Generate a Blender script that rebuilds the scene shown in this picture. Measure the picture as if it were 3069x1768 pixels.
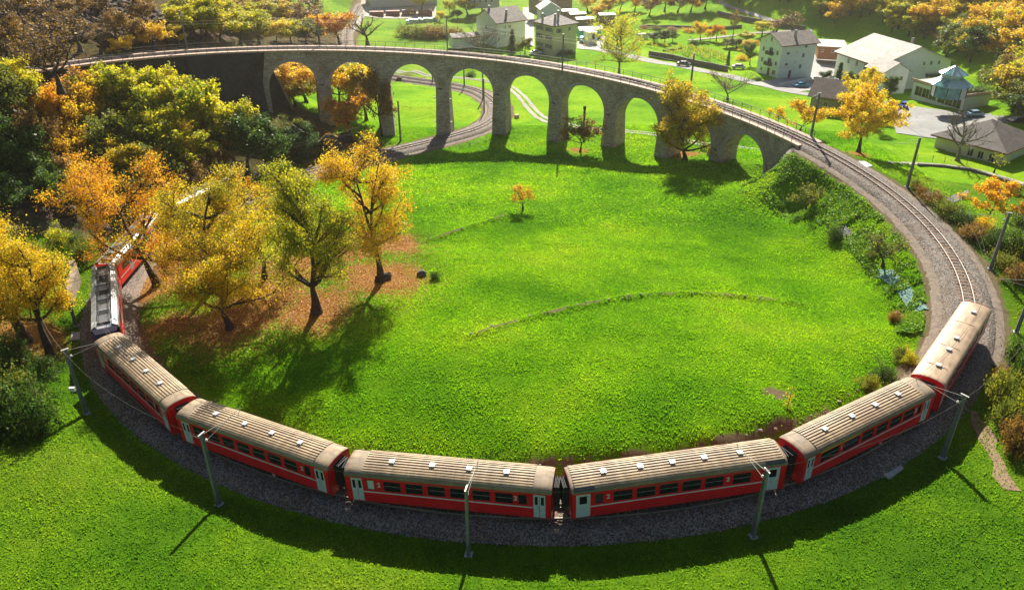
import bpy, math, random
import numpy as np
from mathutils import Vector, Matrix, Euler
R = math.radians
SC = bpy.context.scene
COL = SC.collection
for o in list(bpy.data.objects): bpy.data.objects.remove(o)
# ------------------------------------------------------------------ camera, light, exposure
PITCH = 29.037; CAMZ = 60.0; FD = 2283.9/1.21448; CXD = 1263.5; CYD = 711.0
cam = bpy.data.cameras.new('camera'); camo = bpy.data.objects.new('camera', cam); COL.objects.link(camo)
camo.location = (0, 0, CAMZ); camo.rotation_euler = (R(90-PITCH), 0, 0)
cam.sensor_width = 36; cam.lens = 36*2283.9/3069; cam.shift_y = -20.5/3069; cam.clip_start = 1; cam.clip_end = 6000
SC.camera = camo
SUN_EL = 34.5; SUN_AZ = 4.5            # degrees above the horizon, degrees to the right of +Y
w = bpy.data.worlds.new('World'); SC.world = w; w.use_nodes = True
nt = w.node_tree; bg = nt.nodes['Background']; sk = nt.nodes.new('ShaderNodeTexSky'); sk.sky_type = 'NISHITA'
sk.sun_disc = False; sk.sun_elevation = R(SUN_EL); sk.sun_rotation = R(SUN_AZ); sk.air_density = 1.0; sk.dust_density = 1.2; sk.ozone_density = 1.5
bg.inputs['Strength'].default_value = 0.05; nt.links.new(sk.outputs[0], bg.inputs['Color'])
sl = bpy.data.lights.new('sun', 'SUN'); sl.energy = 5.0; sl.angle = R(0.55); sl.color = (1.0, 0.93, 0.80)
so = bpy.data.objects.new('sun', sl); COL.objects.link(so)
sd = Vector((math.sin(R(SUN_AZ))*math.cos(R(SUN_EL)), math.cos(R(SUN_AZ))*math.cos(R(SUN_EL)), math.sin(R(SUN_EL))))
so.rotation_euler = (-sd).to_track_quat('-Z', 'Y').to_euler(); so.location = (60, 300, 200)
vs = SC.view_settings; vs.view_transform = 'Standard'; vs.look = 'None'; vs.exposure = 1.25; vs.gamma = 1.0; vs.use_curve_mapping = False
SC.cycles.max_bounces = 6; SC.cycles.diffuse_bounces = 3; SC.cycles.transparent_max_bounces = 8
RNG = random.Random(7); NR = np.random.default_rng(11)
# ------------------------------------------------------------------ helpers
def ray(dx, dy):
    a = (dx-CXD)/FD; b = (dy-CYD)/FD; cp, sp = math.cos(R(PITCH)), math.sin(R(PITCH))
    return np.array([a, cp-b*sp, -sp-b*cp])
def at(dx, dy, z):
    r = ray(dx, dy); t = (z-CAMZ)/r[2]; return np.array([r[0]*t, r[1]*t, z])
def tag(o, label=None, cat=None, group=None, kind=None):
    if label: o['label'] = label
    if cat: o['category'] = cat
    if group: o['group'] = group
    if kind: o['kind'] = kind
    return o
def empty(name, loc=(0, 0, 0), rz=0.0, label=None, cat=None, group=None):
    o = bpy.data.objects.new(name, None); COL.objects.link(o); o.location = loc; o.rotation_euler = (0, 0, rz)
    o.empty_display_size = 0.3
    return tag(o, label, cat, group)
def link(name, me, parent=None, loc=None, rot=None, sc=None):
    o = bpy.data.objects.new(name, me); COL.objects.link(o)
    if parent is not None: o.parent = parent
    if loc is not None: o.location = loc
    if rot is not None: o.rotation_euler = rot
    if sc is not None: o.scale = sc
    return o
def np_mesh(name, verts, faces, mats, smooth=False, nside=None, matidx=None):
    """verts (n,3); faces (m,k) numpy with constant k"""
    verts = np.asarray(verts, dtype=np.float32); faces = np.asarray(faces, dtype=np.int32)
    me = bpy.data.meshes.new(name); n, k = faces.shape
    me.vertices.add(len(verts)); me.vertices.foreach_set('co', verts.ravel())
    me.loops.add(n*k); me.loops.foreach_set('vertex_index', faces.ravel())
    me.polygons.add(n); me.polygons.foreach_set('loop_start', np.arange(0, n*k, k, dtype=np.int32))
    try: me.polygons.foreach_set('loop_total', np.full(n, k, dtype=np.int32))
    except Exception: pass
    for m in (mats if isinstance(mats, (list, tuple)) else [mats]): me.materials.append(m)
    if matidx is not None: me.polygons.foreach_set('material_index', np.asarray(matidx, dtype=np.int32))
    if smooth: me.polygons.foreach_set('use_smooth', np.ones(n, dtype=bool))
    me.update(calc_edges=True)
    return me
class MB:
    def __init__(s): s.v = []; s.f = []
    def add(s, vs, fs):
        b = len(s.v); s.v += [tuple(v) for v in vs]; s.f += [tuple(i+b for i in f) for f in fs]; return s
    def box(s, x0, x1, y0, y1, z0, z1, M=None):
        vs = [(x, y, z) for z in (z0, z1) for y in (y0, y1) for x in (x0, x1)]
        if M is not None: vs = [tuple(M @ Vector(v)) for v in vs]
        return s.add(vs, [(0, 2, 3, 1), (4, 5, 7, 6), (0, 1, 5, 4), (2, 6, 7, 3), (0, 4, 6, 2), (1, 3, 7, 5)])
    def tube(s, p0, p1, r0, r1=None, n=6, cap=True):
        r1 = r0 if r1 is None else r1; p0 = Vector(p0); p1 = Vector(p1); d = (p1-p0)
        if d.length < 1e-6: return s
        d.normalize(); a = d.orthogonal().normalized(); b = d.cross(a)
        vs = []
        for p, r in ((p0, r0), (p1, r1)):
            for i in range(n):
                t = 2*math.pi*i/n; vs.append(p+(a*math.cos(t)+b*math.sin(t))*r)
        fs = [(i, (i+1) % n, n+(i+1) % n, n+i) for i in range(n)]
        if cap: fs += [tuple(range(n))[::-1], tuple(range(n, 2*n))]
        return s.add(vs, fs)
    def prism(s, poly, z0, z1):
        n = len(poly); vs = [(x, y, z0) for x, y in poly]+[(x, y, z1) for x, y in poly]
        return s.add(vs, [(i, (i+1) % n, n+(i+1) % n, n+i) for i in range(n)]+[tuple(range(n))[::-1], tuple(range(n, 2*n))])
    def lathe(s, prof, n=12, c=(0, 0)):
        vs = [(c[0]+r*math.cos(2*math.pi*i/n), c[1]+r*math.sin(2*math.pi*i/n), z) for r, z in prof for i in range(n)]
        fs = [(j*n+i, j*n+(i+1) % n, (j+1)*n+(i+1) % n, (j+1)*n+i) for j in range(len(prof)-1) for i in range(n)]
        return s.add(vs, fs+[tuple(range(n))[::-1], tuple(range((len(prof)-1)*n, len(prof)*n))])
    def mesh(s, name, mat, smooth=False, bev=0):
        me = bpy.data.meshes.new(name); me.from_pydata(s.v, [], s.f); me.materials.append(mat)
        if smooth: me.polygons.foreach_set('use_smooth', np.ones(len(me.polygons), dtype=bool))
        me.update(); return me
    def build(s, name, mat, parent=None, smooth=False, **k):
        return link(name, s.mesh(name, mat, smooth), parent, **k)
def copy_tree(o, parent=None):
    c = o.copy(); COL.objects.link(c)
    if parent is not None: c.parent = parent
    for ch in KIDS.get(o.name, o.children): copy_tree(ch, c)
    return c
KIDS = {}
# value noise (numpy)
def vnoise(x, y, scale, seed=0):
    x = np.asarray(x)/scale; y = np.asarray(y)/scale
    xi = np.floor(x).astype(np.int64); yi = np.floor(y).astype(np.int64); fx = x-xi; fy = y-yi
    fx = fx*fx*(3-2*fx); fy = fy*fy*(3-2*fy)
    def h(a, b):
        n = (a*374761393+b*668265263+seed*1442695041) & 0xffffffff
        n = ((n ^ (n >> 13))*1274126177) & 0xffffffff; return ((n ^ (n >> 16)) & 0xffff)/65535.0
    return (h(xi, yi)*(1-fx)+h(xi+1, yi)*fx)*(1-fy)+(h(xi, yi+1)*(1-fx)+h(xi+1, yi+1)*fx)*fy
def fbm(x, y, scale, oct=4, seed=0):
    r = 0; a = 0.5; t = 0
    for i in range(oct): r = r+a*vnoise(x, y, scale/2**i, seed+i*17); t += a; a *= 0.5
    return r/t
# ------------------------------------------------------------------ materials
def mat(name): 
    m = bpy.data.materials.new(name); m.use_nodes = True; return m
def N(m, typ, **k):
    n = m.node_tree.nodes.new(typ)
    for a, b in k.items():
        if a.startswith('i_'):
            key = a[2:].replace('_', ' '); n.inputs[key].default_value = b
        else: setattr(n, a, b)
    return n
def L(m, a, b): m.node_tree.links.new(a, b)
def noise_n(m, scale, detail=4, rough=0.6, coord='Object'):
    tc = N(m, 'ShaderNodeTexCoord'); n = N(m, 'ShaderNodeTexNoise'); n.inputs['Scale'].default_value = scale
    n.inputs['Detail'].default_value = detail; n.inputs['Roughness'].default_value = rough; L(m, tc.outputs[coord], n.inputs['Vector']); return n
def ramp(m, fac, stops, interp='LINEAR'):
    r = N(m, 'ShaderNodeValToRGB'); r.color_ramp.interpolation = interp; e = r.color_ramp.elements
    while len(e) < len(stops): e.new(0.5)
    for i, (p, c) in enumerate(stops): e[i].position = p; e[i].color = (*c, 1)
    L(m, fac, r.inputs['Fac']); return r
def mixc(m, fac, a, b, mode='MIX'):
    n = N(m, 'ShaderNodeMix'); n.data_type = 'RGBA'; n.blend_type = mode
    for s, val in ((0, fac), (6, a), (7, b)):
        if isinstance(val, (int, float)): n.inputs[s].default_value = val
        elif isinstance(val, tuple): n.inputs[s].default_value = (*val, 1)
        else: L(m, val, n.inputs[s])
    return n.outputs[2]
def bump(m, h, strength=0.5, dist=0.05):
    b = N(m, 'ShaderNodeBump'); b.inputs['Strength'].default_value = strength; b.inputs['Distance'].default_value = dist
    L(m, h, b.inputs['Height']); return b.outputs[0]
def paint(name, col, rough=0.5, metal=0.0, var=0.25, scale=1.5, dirt=None, bmp=0.0, bscale=20, spec=0.5, rv=0.0):
    m = mat(name); p = m.node_tree.nodes['Principled BSDF']; n = noise_n(m, scale, 5, 0.65)
    c2 = dirt if dirt else tuple(c*(1-var) for c in col)
    r = ramp(m, n.outputs['Fac'], [(0.38, c2), (0.62, col)]); L(m, r.outputs[0], p.inputs['Base Color'])
    p.inputs['Roughness'].default_value = rough; p.inputs['Metallic'].default_value = metal; p.inputs['Specular IOR Level'].default_value = spec
    if rv:
        oi = N(m, 'ShaderNodeObjectInfo'); rr = ramp(m, oi.outputs['Random'], [(0, (1-rv, 1-rv, 1-rv*1.1)), (1, (1+rv, 1+rv, 1+rv*.8))]); tcg = N(m, 'ShaderNodeTexCoord'); mp = N(m, 'ShaderNodeMapping'); mp.inputs['Scale'].default_value = (.35, 2.2, 2.2); L(m, tcg.outputs['Object'], mp.inputs[0]); ns = N(m, 'ShaderNodeTexNoise'); ns.inputs['Scale'].default_value = 1.3; ns.inputs['Detail'].default_value = 6; L(m, mp.outputs[0], ns.inputs['Vector']); rs_ = ramp(m, ns.outputs['Fac'], [(.32, (.70, .62, .55)), (.52, (1, 1, 1)), (.72, (1.12, 1.08, 1.0))])
        L(m, mixc(m, 1, mixc(m, 1, r.outputs[0], rr.outputs[0], 'MULTIPLY'), rs_.outputs[0], 'MULTIPLY'), p.inputs['Base Color'])
    if bmp: n2 = noise_n(m, bscale, 4, 0.7); L(m, bump(m, n2.outputs['Fac'], bmp, 0.05), p.inputs['Normal'])
    return m
def glassy(name, col=(0.012, 0.015, 0.018), rough=0.06):
    m = mat(name); p = m.node_tree.nodes['Principled BSDF']; n = noise_n(m, 0.8, 2, 0.5)
    r = ramp(m, n.outputs['Fac'], [(0.3, tuple(c*0.6 for c in col)), (0.7, tuple(c*1.6 for c in col))])
    L(m, r.outputs[0], p.inputs['Base Color']); p.inputs['Roughness'].default_value = rough; return m
def leafmat(name, cols, trans=0.45, gain=1.0):
    m = mat(name); nt = m.node_tree; nt.nodes.remove(nt.nodes['Principled BSDF'])
    at_ = N(m, 'ShaderNodeAttribute'); at_.attribute_name = 'rnd'
    oi = N(m, 'ShaderNodeObjectInfo')
    mm = N(m, 'ShaderNodeMath', operation='MULTIPLY_ADD'); mm.inputs[1].default_value = 0.22; L(m, oi.outputs['Random'], mm.inputs[0]); L(m, at_.outputs['Fac'], mm.inputs[2])
    sb = N(m, 'ShaderNodeMath', operation='SUBTRACT'); sb.inputs[1].default_value = 0.11; L(m, mm.outputs[0], sb.inputs[0])
    k = len(cols)-1; r = ramp(m, sb.outputs[0], [(i/k, tuple(c*gain for c in cc)) for i, cc in enumerate(cols)])
    d = N(m, 'ShaderNodeBsdfPrincipled'); d.inputs['Roughness'].default_value = 0.55; d.inputs['Specular IOR Level'].default_value = 0.3; L(m, r.outputs[0], d.inputs['Base Color'])
    t = N(m, 'ShaderNodeBsdfTranslucent'); L(m, r.outputs[0], t.inputs['Color'])
    x = N(m, 'ShaderNodeMixShader'); x.inputs[0].default_value = trans; L(m, d.outputs[0], x.inputs[1]); L(m, t.outputs[0], x.inputs[2])
    L(m, x.outputs[0], nt.nodes['Material Output'].inputs['Surface']); return m
def zmat(name, zscale=1): pass
# ------------------------------------------------------------------ track centre line (s in metres, x, y, z = top of rail)
TP = [(-77.94,122.45,31.59),(-73.22,131.25,30.92),(-67.14,139.18,30.25),(-59.87,146.03,29.58),(-51.60,151.64,28.91),(-42.56,155.90,28.25),(-32.99,158.75,27.60),(-23.10,160.17,26.97),(-13.11,160.16,26.34),(-3.22,158.73,25.72),(6.36,155.87,25.11),(15.40,151.63,24.52),(23.73,146.10,23.93),(31.18,139.45,23.36),(37.66,131.84,22.80),(43.12,123.47,22.27),(47.46,114.47,21.74),(50.57,104.97,21.24),(52.26,95.12,20.76),(52.29,85.14,20.30),(50.44,75.33,19.86),(46.59,66.12,19.45),(40.87,57.93,19.07),(33.54,51.17,18.70),(24.93,46.11,18.35),(15.45,42.97,18.02),(5.54,41.77,17.69),(-4.42,42.46,17.37),(-14.10,44.91,17.04),(-23.21,49.01,16.70),(-31.47,54.63,16.36),(-38.59,61.63,15.98),(-44.26,69.85,15.58),(-48.17,79.04,15.14),(-50.12,88.83,14.68),(-49.97,98.81,14.20),(-47.79,108.55,13.69),(-43.83,117.72,13.15),(-38.49,126.16,12.60),(-32.22,133.96,12.03),(-25.53,141.39,11.46),(-18.81,148.79,10.88),(-12.27,156.35,10.30)]
TP = [(-84.5, 95.0, 33.0), (-84.0, 104.0, 32.6), (-81.6, 113.2, 32.2)]+TP+[(-7.22, 163.76, 9.76), (-4.3, 172.4, 9.21), (-3.55, 181.5, 8.7), (-4.4, 191.0, 8.08), (-9.0, 204.5, 7.2), (-16.5, 214.0, 6.5), (-26.0, 222.0, 5.76), (-34.5, 229.0, 5.1), (-42.5, 236.5, 4.5), (-51, 252, 3.8), (-60, 285, 2.8), (-67.7, 326.6, 1.5), (-72, 365, 0.4), (-77, 413, -0.8), (-84, 470, -2.5), (-95, 560, -5.0)]
_p = np.array(TP); _pp = np.vstack([2*_p[0]-_p[1], _p, 2*_p[-1]-_p[-2]]); _o = []
for i in range(1, len(_pp)-2):
    a, b, c, d = _pp[i-1], _pp[i], _pp[i+1], _pp[i+2]; n = max(4, int(np.linalg.norm(c-b)))
    for k in range(n):
        t = k/n; _o.append(0.5*((2*b)+(c-a)*t+(2*a-5*b+4*c-d)*t*t+(3*b-a-3*c+d)*t**3))
_o.append(_pp[-2]); _o = np.array(_o)
_cs = np.concatenate([[0], np.cumsum(np.hypot(np.diff(_o[:, 0]), np.diff(_o[:, 1])))])
_i0 = np.argmin(np.hypot(_o[:, 0]+77.94, _o[:, 1]-122.45)); _cs -= _cs[_i0]
TS = np.arange(math.ceil(_cs[0]), _cs[-1], 1.0)
TX, TY, TZ = [np.interp(TS, _cs, _o[:, j]) for j in range(3)]
TH = np.unwrap(np.arctan2(np.gradient(TY), np.gradient(TX)))
def tr(s, off=0.0, dz=0.0):
    x, y, z, h = [np.interp(s, TS, a) for a in (TX, TY, TZ, TH)]
    return np.array([x-np.sin(h)*off, y+np.cos(h)*off, z+dz*np.ones_like(z)]).T, h      # off > 0 = outside of the curve
def s_at(dx, dy, lo, hi):
    ss = np.arange(lo, hi, 0.5); P, _ = tr(ss); cp, sp = math.cos(R(PITCH)), math.sin(R(PITCH))
    zz = P[:, 2]-CAMZ; zc = P[:, 1]*cp-zz*sp; u = CXD+FD*P[:, 0]/zc; v = CYD-FD*(P[:, 1]*sp+zz*cp)/zc
    return ss[np.argmin((u-dx)**2+(v-dy)**2)]
def strip(name, ss, offs, dzs, m, parent=None, jit=0.0, smooth=False, close=False):
    """sweep a cross section (offs, dzs) along the track"""
    P, h = tr(np.asarray(ss)); n = len(ss); k = len(offs); V = np.zeros((n, k, 3))
    for j in range(k):
        V[:, j, 0] = P[:, 0]-np.sin(h)*offs[j]; V[:, j, 1] = P[:, 1]+np.cos(h)*offs[j]; V[:, j, 2] = P[:, 2]+dzs[j]
    if jit: V[:, :, 2] += NR.uniform(-jit, jit, (n, k)); V[:, :, :2] += NR.uniform(-jit, jit, (n, k, 2))*0.6
    idx = np.arange(n*k).reshape(n, k)
    F = np.stack([idx[:-1, :-1], idx[1:, :-1], idx[1:, 1:], idx[:-1, 1:]], -1).reshape(-1, 4)
    if close: F = np.vstack([F, np.stack([idx[:-1, -1], idx[1:, -1], idx[1:, 0], idx[:-1, 0]], -1)])
    return link(name, np_mesh(name, V.reshape(-1, 3), F[:, ::-1], m, smooth), parent)
# ------------------------------------------------------------------ terrain
SPIER = [54+12.35*i for i in range(8)]; ZPIER = [13, 9.6, 9.1, 10.0, 9.6, 10.6, 11.2, 13.6]
VS0, VS1 = -6.0, 158.0                    # masonry from .. to
C = []
def cw(*pts):
    for p in pts: C.append(p)
def cd(*pts):
    for dx, dy, z in pts: C.append(tuple(at(dx, dy, z)))
def ct(s, off, dz): p, _ = tr(float(s), off, dz); C.append(tuple(p))
for s in list(range(-24, -5, 6))+list(range(160, 520, 6)):
    for off in (-3.2, 0, 3.2): ct(s, off, -0.75)
for s in range(530, 700, 25):
    for off in (-4, 4): ct(s, off, -0.75)
for s, z in zip(SPIER, ZPIER):
    for off in (-3.5, 3.5): p, _ = tr(s, off); C.append((p[0], p[1], z))
for s in (-4, 4, 12, 20): ct(s, 3.2, -0.9); ct(s, 7, -0.8)
ct(28, 3.5, -2.5); ct(36, 3.5, -7); ct(44, 3.5, -12)
for s, d in ((-8, -2.5), (0, -7), (10, -8), (20, -9.5), (30, -11.5), (40, -12.8)): ct(s, -5.5, d)
for s, z in ((146.6, 13.8), (152, 14.4), (155, 16.2)):
    for off in (-3.5, 3.5): p, _ = tr(s, off); C.append((p[0], p[1], z))
ct(159, -3.5, -1.2); ct(159, 3.5, -1.0); ct(162, 4.2, -.9)
# inside of the loop
cd((1885, 440, 13.4), (1960, 530, 14.6), (2060, 615, 15.8), (2150, 680, 16.4), (2230, 780, 17.0), (2290, 870, 17.4), (2265, 935, 17.8))
for s in (240, 248, 256, 262): ct(s, -4.4, 0.3); ct(s, -5.6, 1.0)
for s in (230, 270, 280, 290): ct(s, -4.6, 0.1); ct(s, -6.5, 0.5)
cw((0, 75, 16.9), (20, 80, 16.9), (-20, 80, 16.4), (0, 105, 14.8), (25, 110, 14.3), (-20, 105, 14.2), (0, 130, 12.2), (20, 128, 12.2), (-12, 125, 12.3), (0, 142, 10.9), (-33, 85, 15.9), (-32, 110, 14))
# foreground, outside
for s in np.arange(214, 320, 3.5): ct(s, 4.6, -0.8); ct(s, 7.2, 0.35); ct(s, 11, 1.5)
for s in range(214, 320, 8): ct(s, 20, 3.2); ct(s, 34, 5.0)
for s in (165, 175, 185, 195, 205): ct(s, 5.2, -0.9)
for s, a, b in ((168, -3.4, -7.0), (178, -2.4, -5.5), (188, -1.6, -4.0), (198, -.9, -2.2), (208, -.3, -.4)): ct(s, 9, a); ct(s, 16, b)
cd((2300, 430, 11), (2400, 500, 12.3), (2527, 560, 13.2), (2527, 700, 16), (2527, 900, 19.4))
for s in (322, 332, 342): ct(s, 5.2, .3); ct(s, 10, 2.4); ct(s, 20, 6); ct(s, 34, 12)
for s in (352, 364, 376, 388): ct(s, 6, .4); ct(s, 13, 2.6); ct(s, 21, 4.5)
cw((-78, 100, 20), (-72, 112, 20), (-88, 90, 26), (-95, 70, 30), (-85, 60, 22), (-70, 40, 20), (-110, 40, 34), (-60, 20, 21), (60, 20, 23), (0, 0, 23), (0, -60, 30), (100, 40, 16), (90, 70, 14), (120, 90, 10))
# valley behind
cw((-30, 190, 8.6), (-16, 180, 9), (14, 172, 9.2), (40, 160, 9.8), (58, 150, 10.4), (72, 140, 10.6), (20, 195, 6.6), (60, 195, 6.8), (92, 176, 7), (0, 225, 4.6), (50, 225, 4.8), (98, 205, 5.6), (93, 145, 8), (106, 150, 8), (120, 140, 8.5), (86, 152, 8.2), (-20, 255, 3.6), (40, 262, 3.6), (80, 250, 4.2), (0, 300, 2.2), (50, 300, 2.4), (-50, 300, 2.4), (0, 400, -1.5), (0, 600, -6), (0, 900, -10), (-40, 400, -1), (40, 400, -1))
cw((137, 217, 4.4), (147, 271, 5), (131, 305, 5), (106, 325, 5), (118, 170, 7), (150, 212, 12), (160, 268, 13), (143, 308, 12), (118, 332, 11), (133, 168, 14), (141, 190, 12), (140, 120, 16), (160, 110, 28), (175, 190, 33), (190, 240, 38), (200, 290, 42), (185, 340, 40), (150, 380, 28), (112, 400, 14), (250, 250, 78), (270, 350, 90), (220, 430, 72), (150, 480, 45), (62, 480, 4), (80, 560, 20), (160, 600, 80), (300, 150, 90), (200, 130, 50), (82, 365, 7), (100, 352, 9), (60, 350, 3.5), (350, 600, 130), (250, 60, 60), (160, 40, 30), (400, 250, 140))
cd((530, 97, 27.5), (430, 40, 31.5), (330, 0, 34))
cw((-80, 222, 13), (-62, 205, 9), (-102, 240, 17), (-112, 160, 46), (-132, 190, 54), (-150, 150, 75), (-100, 128, 40), (-120, 110, 50), (-96, 92, 35), (-112, 60, 42), (-165, 230, 62), (-140, 280, 50), (-180, 330, 70), (-112, 305, 26), (-96, 350, 18), (-84, 400, 10), (-125, 420, 40), (-200, 420, 80), (-62, 300, 3), (-250, 200, 120), (-250, 60, 90), (-300, 400, 140), (-150, 600, 50), (-60, 600, -4), (-95, 180, 36), (-75, 170, 31), (-60, 172, 26), (-48, 178, 12), (-45, 200, 9))
C = np.array(C, dtype=np.float64)
_, ui = np.unique(np.round(C[:, :2]/1.2), axis=0, return_index=True); C = C[np.sort(ui)]
D_ = np.hypot(C[:, None, 0]-C[None, :, 0], C[:, None, 1]-C[None, :, 1]); n = len(C)
A = np.zeros((n+3, n+3)); A[:n, :n] = -D_-np.eye(n)*0.35; A[:n, n] = 1; A[:n, n+1:] = C[:, :2]; A[n, :n] = 1; A[n+1:, :n] = C[:, :2].T
WR = np.linalg.solve(A, np.concatenate([C[:, 2], [0, 0, 0]]))
def axis(lo, hi, st, far0, far1, nf, nb):
    a = np.arange(lo, hi, st); g = (np.linspace(0, 1, nf+1)[1:])**2.2; b = (np.linspace(0, 1, nb+1)[1:])**2.2
    return np.concatenate([(lo-(lo-far0)*b)[::-1], a, a[-1]+(far1-a[-1])*g])
GX = axis(-128, 106, 0.72, -900, 900, 30, 26); GY = axis(22, 205, 0.62, -80, 1500, 95, 10)
MX, MY = np.meshgrid(GX, GY); fx, fy = MX.ravel(), MY.ravel(); Zt = np.zeros(fx.size)
for i in range(0, fx.size, 20000):
    a, b = fx[i:i+20000], fy[i:i+20000]
    Zt[i:i+20000] = -np.hypot(a[:, None]-C[None, :, 0], b[:, None]-C[None, :, 1]) @ WR[:n]+WR[n]+WR[n+1]*a+WR[n+2]*b
msk = (TS < VS0) | (TS > VS1); sx, sy, sz = TX[msk], TY[msk], TZ[msk]
dmin = np.full(fx.size, 99.0); znear = np.zeros(fx.size)
sel = np.where((fy < 480) & (fy > 25) & (np.abs(fx) < 110))[0]
for i in range(0, len(sel), 8000):
    q = sel[i:i+8000]; d = (fx[q, None]-sx[None])**2+(fy[q, None]-sy[None])**2; j = d.argmin(1); dmin[q] = np.sqrt(d[np.arange(len(q)), j]); znear[q] = sz[j]
def sstep(a, b, x): t = np.clip((x-a)/(b-a), 0, 1); return t*t*(3-2*t)
nearw = 1-sstep(2.9, 5.4, dmin)
rough = 0.18*(fbm(fx, fy, 2.2, 4, 3)-.5)+1.1*(fbm(fx*.6, fy*1.3, 15, 3, 9)-.5)
# masks that belong to the ground itself
rock = sstep(0.0, 7.0, (-fx-62)+(fy-158)*0.5-6*(fbm(fx, fy, 18, 3, 5)-.5))*(fy > 145)
rock = np.maximum(rock, sstep(86, 96, -fx)); rock *= 1-sstep(215, 235, fy-0.3*(fx+60))*0.8
rock = np.maximum(rock, 0.8*sstep(50, 62, -fx)*sstep(86, 92, fy)*(1-sstep(106, 112, fy))*(fbm(fx, fy, 6, 3, 8) > .45))
bank = np.zeros(fx.size)
for s in np.arange(234, 270, 1.5):
    p, _ = tr(float(s), -4.9); bank = np.maximum(bank, 1-sstep(.2, .95, np.hypot(fx-p[0], fy-p[1])+.8*(fbm(p[0]+fx, fy, 2.5, 2, 4)-.4)))
ridge = np.zeros(fx.size); rpt = []
def ridgeline(pix, z0):
    pts = [at(a, b, z) for (a, b), z in zip(pix, z0)]
    for a, b in zip(pts[:-1], pts[1:]):
        m_ = max(2, int(np.linalg.norm(b-a)/.6))
        for k in range(m_): rpt.append(a+(b-a)*k/m_)
ridgeline([(1170, 848), (1220, 828), (1300, 803), (1400, 776), (1500, 754), (1600, 736), (1700, 727), (1800, 726), (1900, 731), (1995, 748)], [17.0]*10)
n1 = len(rpt); ridgeline([(1060, 600), (1120, 580), (1190, 556), (1265, 533)], [15]*4)
rp = np.array(rpt); q = np.where((fx > -30) & (fx < 60) & (fy > 50) & (fy < 120))[0]
for i in range(0, len(q), 8000):
    k = q[i:i+8000]; ridge[k] = np.exp(-(np.min((fx[k, None]-rp[None, :, 0])**2+(fy[k, None]-rp[None, :, 1])**2, 1)/0.5**2))
Zt += rough*(1-nearw)+ridge*0.42
rk = (np.abs(fbm(fx, fy, 7, 4, 21)-.5)*2)
Zt += rock*(1-nearw)*(3.0*(fbm(fx, fy, 9, 4, 31)-.5)+2.2*np.floor(vnoise(fx+fy*.4, fy, 3.1, 4)*3)/3)
Zt = Zt*(1-nearw)+nearw*(znear-0.78)
ZG = Zt.reshape(MX.shape)
def H(x, y):
    x = np.asarray(x, float); y = np.asarray(y, float)
    i = np.clip(np.searchsorted(GX, x)-1, 0, len(GX)-2); j = np.clip(np.searchsorted(GY, y)-1, 0, len(GY)-2)
    u = np.clip((x-GX[i])/(GX[i+1]-GX[i]), 0, 1); v = np.clip((y-GY[j])/(GY[j+1]-GY[j]), 0, 1)
    return (ZG[j, i]*(1-u)+ZG[j, i+1]*u)*(1-v)+(ZG[j+1, i]*(1-u)+ZG[j+1, i+1]*u)*v
def gr(dx, dy):
    """where the line of sight through this picture point meets the ground"""
    r = ray(dx, dy); t = np.arange(25, 1200, .5); x, y, z = r[0]*t, r[1]*t, CAMZ+r[2]*t
    b = np.where(z <= H(x, y))[0]; k = b[0] if len(b) else len(t)-1
    return np.array([x[k], y[k], float(H(x[k], y[k]))])
# leaf litter lies round these trees
LIT = [(gr(a, b), r_) for a, b, r_ in ((385, 705, 6), (480, 640, 7), (565, 805, 7), (650, 740, 8), (780, 765, 7), (720, 660, 6), (940, 690, 7), (860, 610, 6), (980, 610, 5), (430, 800, 4), (870, 360, 7), (800, 410, 5), (1690, 385, 3.5), (1432, 372, 3), (2115, 380, 4), (60, 830, 6), (250, 200, 8), (300, 260, 8), (150, 300, 8))]
lit = np.zeros(fx.size)
for p, r_ in LIT:
    d = np.hypot(fx-p[0], fy-p[1])+5*(fbm(fx, fy, 4, 4, 2)-.5); lit = np.maximum(lit, 1-sstep(r_*.1, r_*1.4, d))
inner = np.hypot(fx-0, fy-92) < 51; lowarc = (fy < 92) & (fx < 46) & (~inner)
dirt = np.maximum((1-.97*lowarc)*(1-sstep(3.5, 4.5, dmin+1.4*(fbm(fx, fy, 1.6, 3, 12)-.5))), bank)
dirt = np.maximum(dirt, (ridge > .55)*.75*sstep(.4, .62, fbm(fx, fy, 2.2, 3, 44)))
for a_, b_, r_ in ((1905, 978, 1.3), (1918, 985, 1.0), (2255, 880, 1.6), (2240, 900, 1.2)): q_ = at(a_, b_, 18.6); dirt = np.maximum(dirt, 1-sstep(.4, 1.0, np.hypot((fx-q_[0])*.7, fy-q_[1])/r_+.5*(fbm(fx, fy, 1, 2, 6)-.5)))
scrub = np.maximum(sstep(0, 6, fx-62)*sstep(80, 86, fy)*0, (fx > 105)*sstep(0, 14, H(fx, fy)-6)); scrub = np.maximum(scrub, sstep(52, 66, -fx)*(fy > 96)*(fy < 330)*.9)
scrub = np.maximum(scrub, (fx < -36)*(fy > 108)*(fy < 160)*(dmin > 4.5)*.8)
scrub = np.maximum(scrub, sstep(240, 300, fy)*.25*fbm(fx, fy, 30, 2, 6)*(1-scrub))
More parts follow.
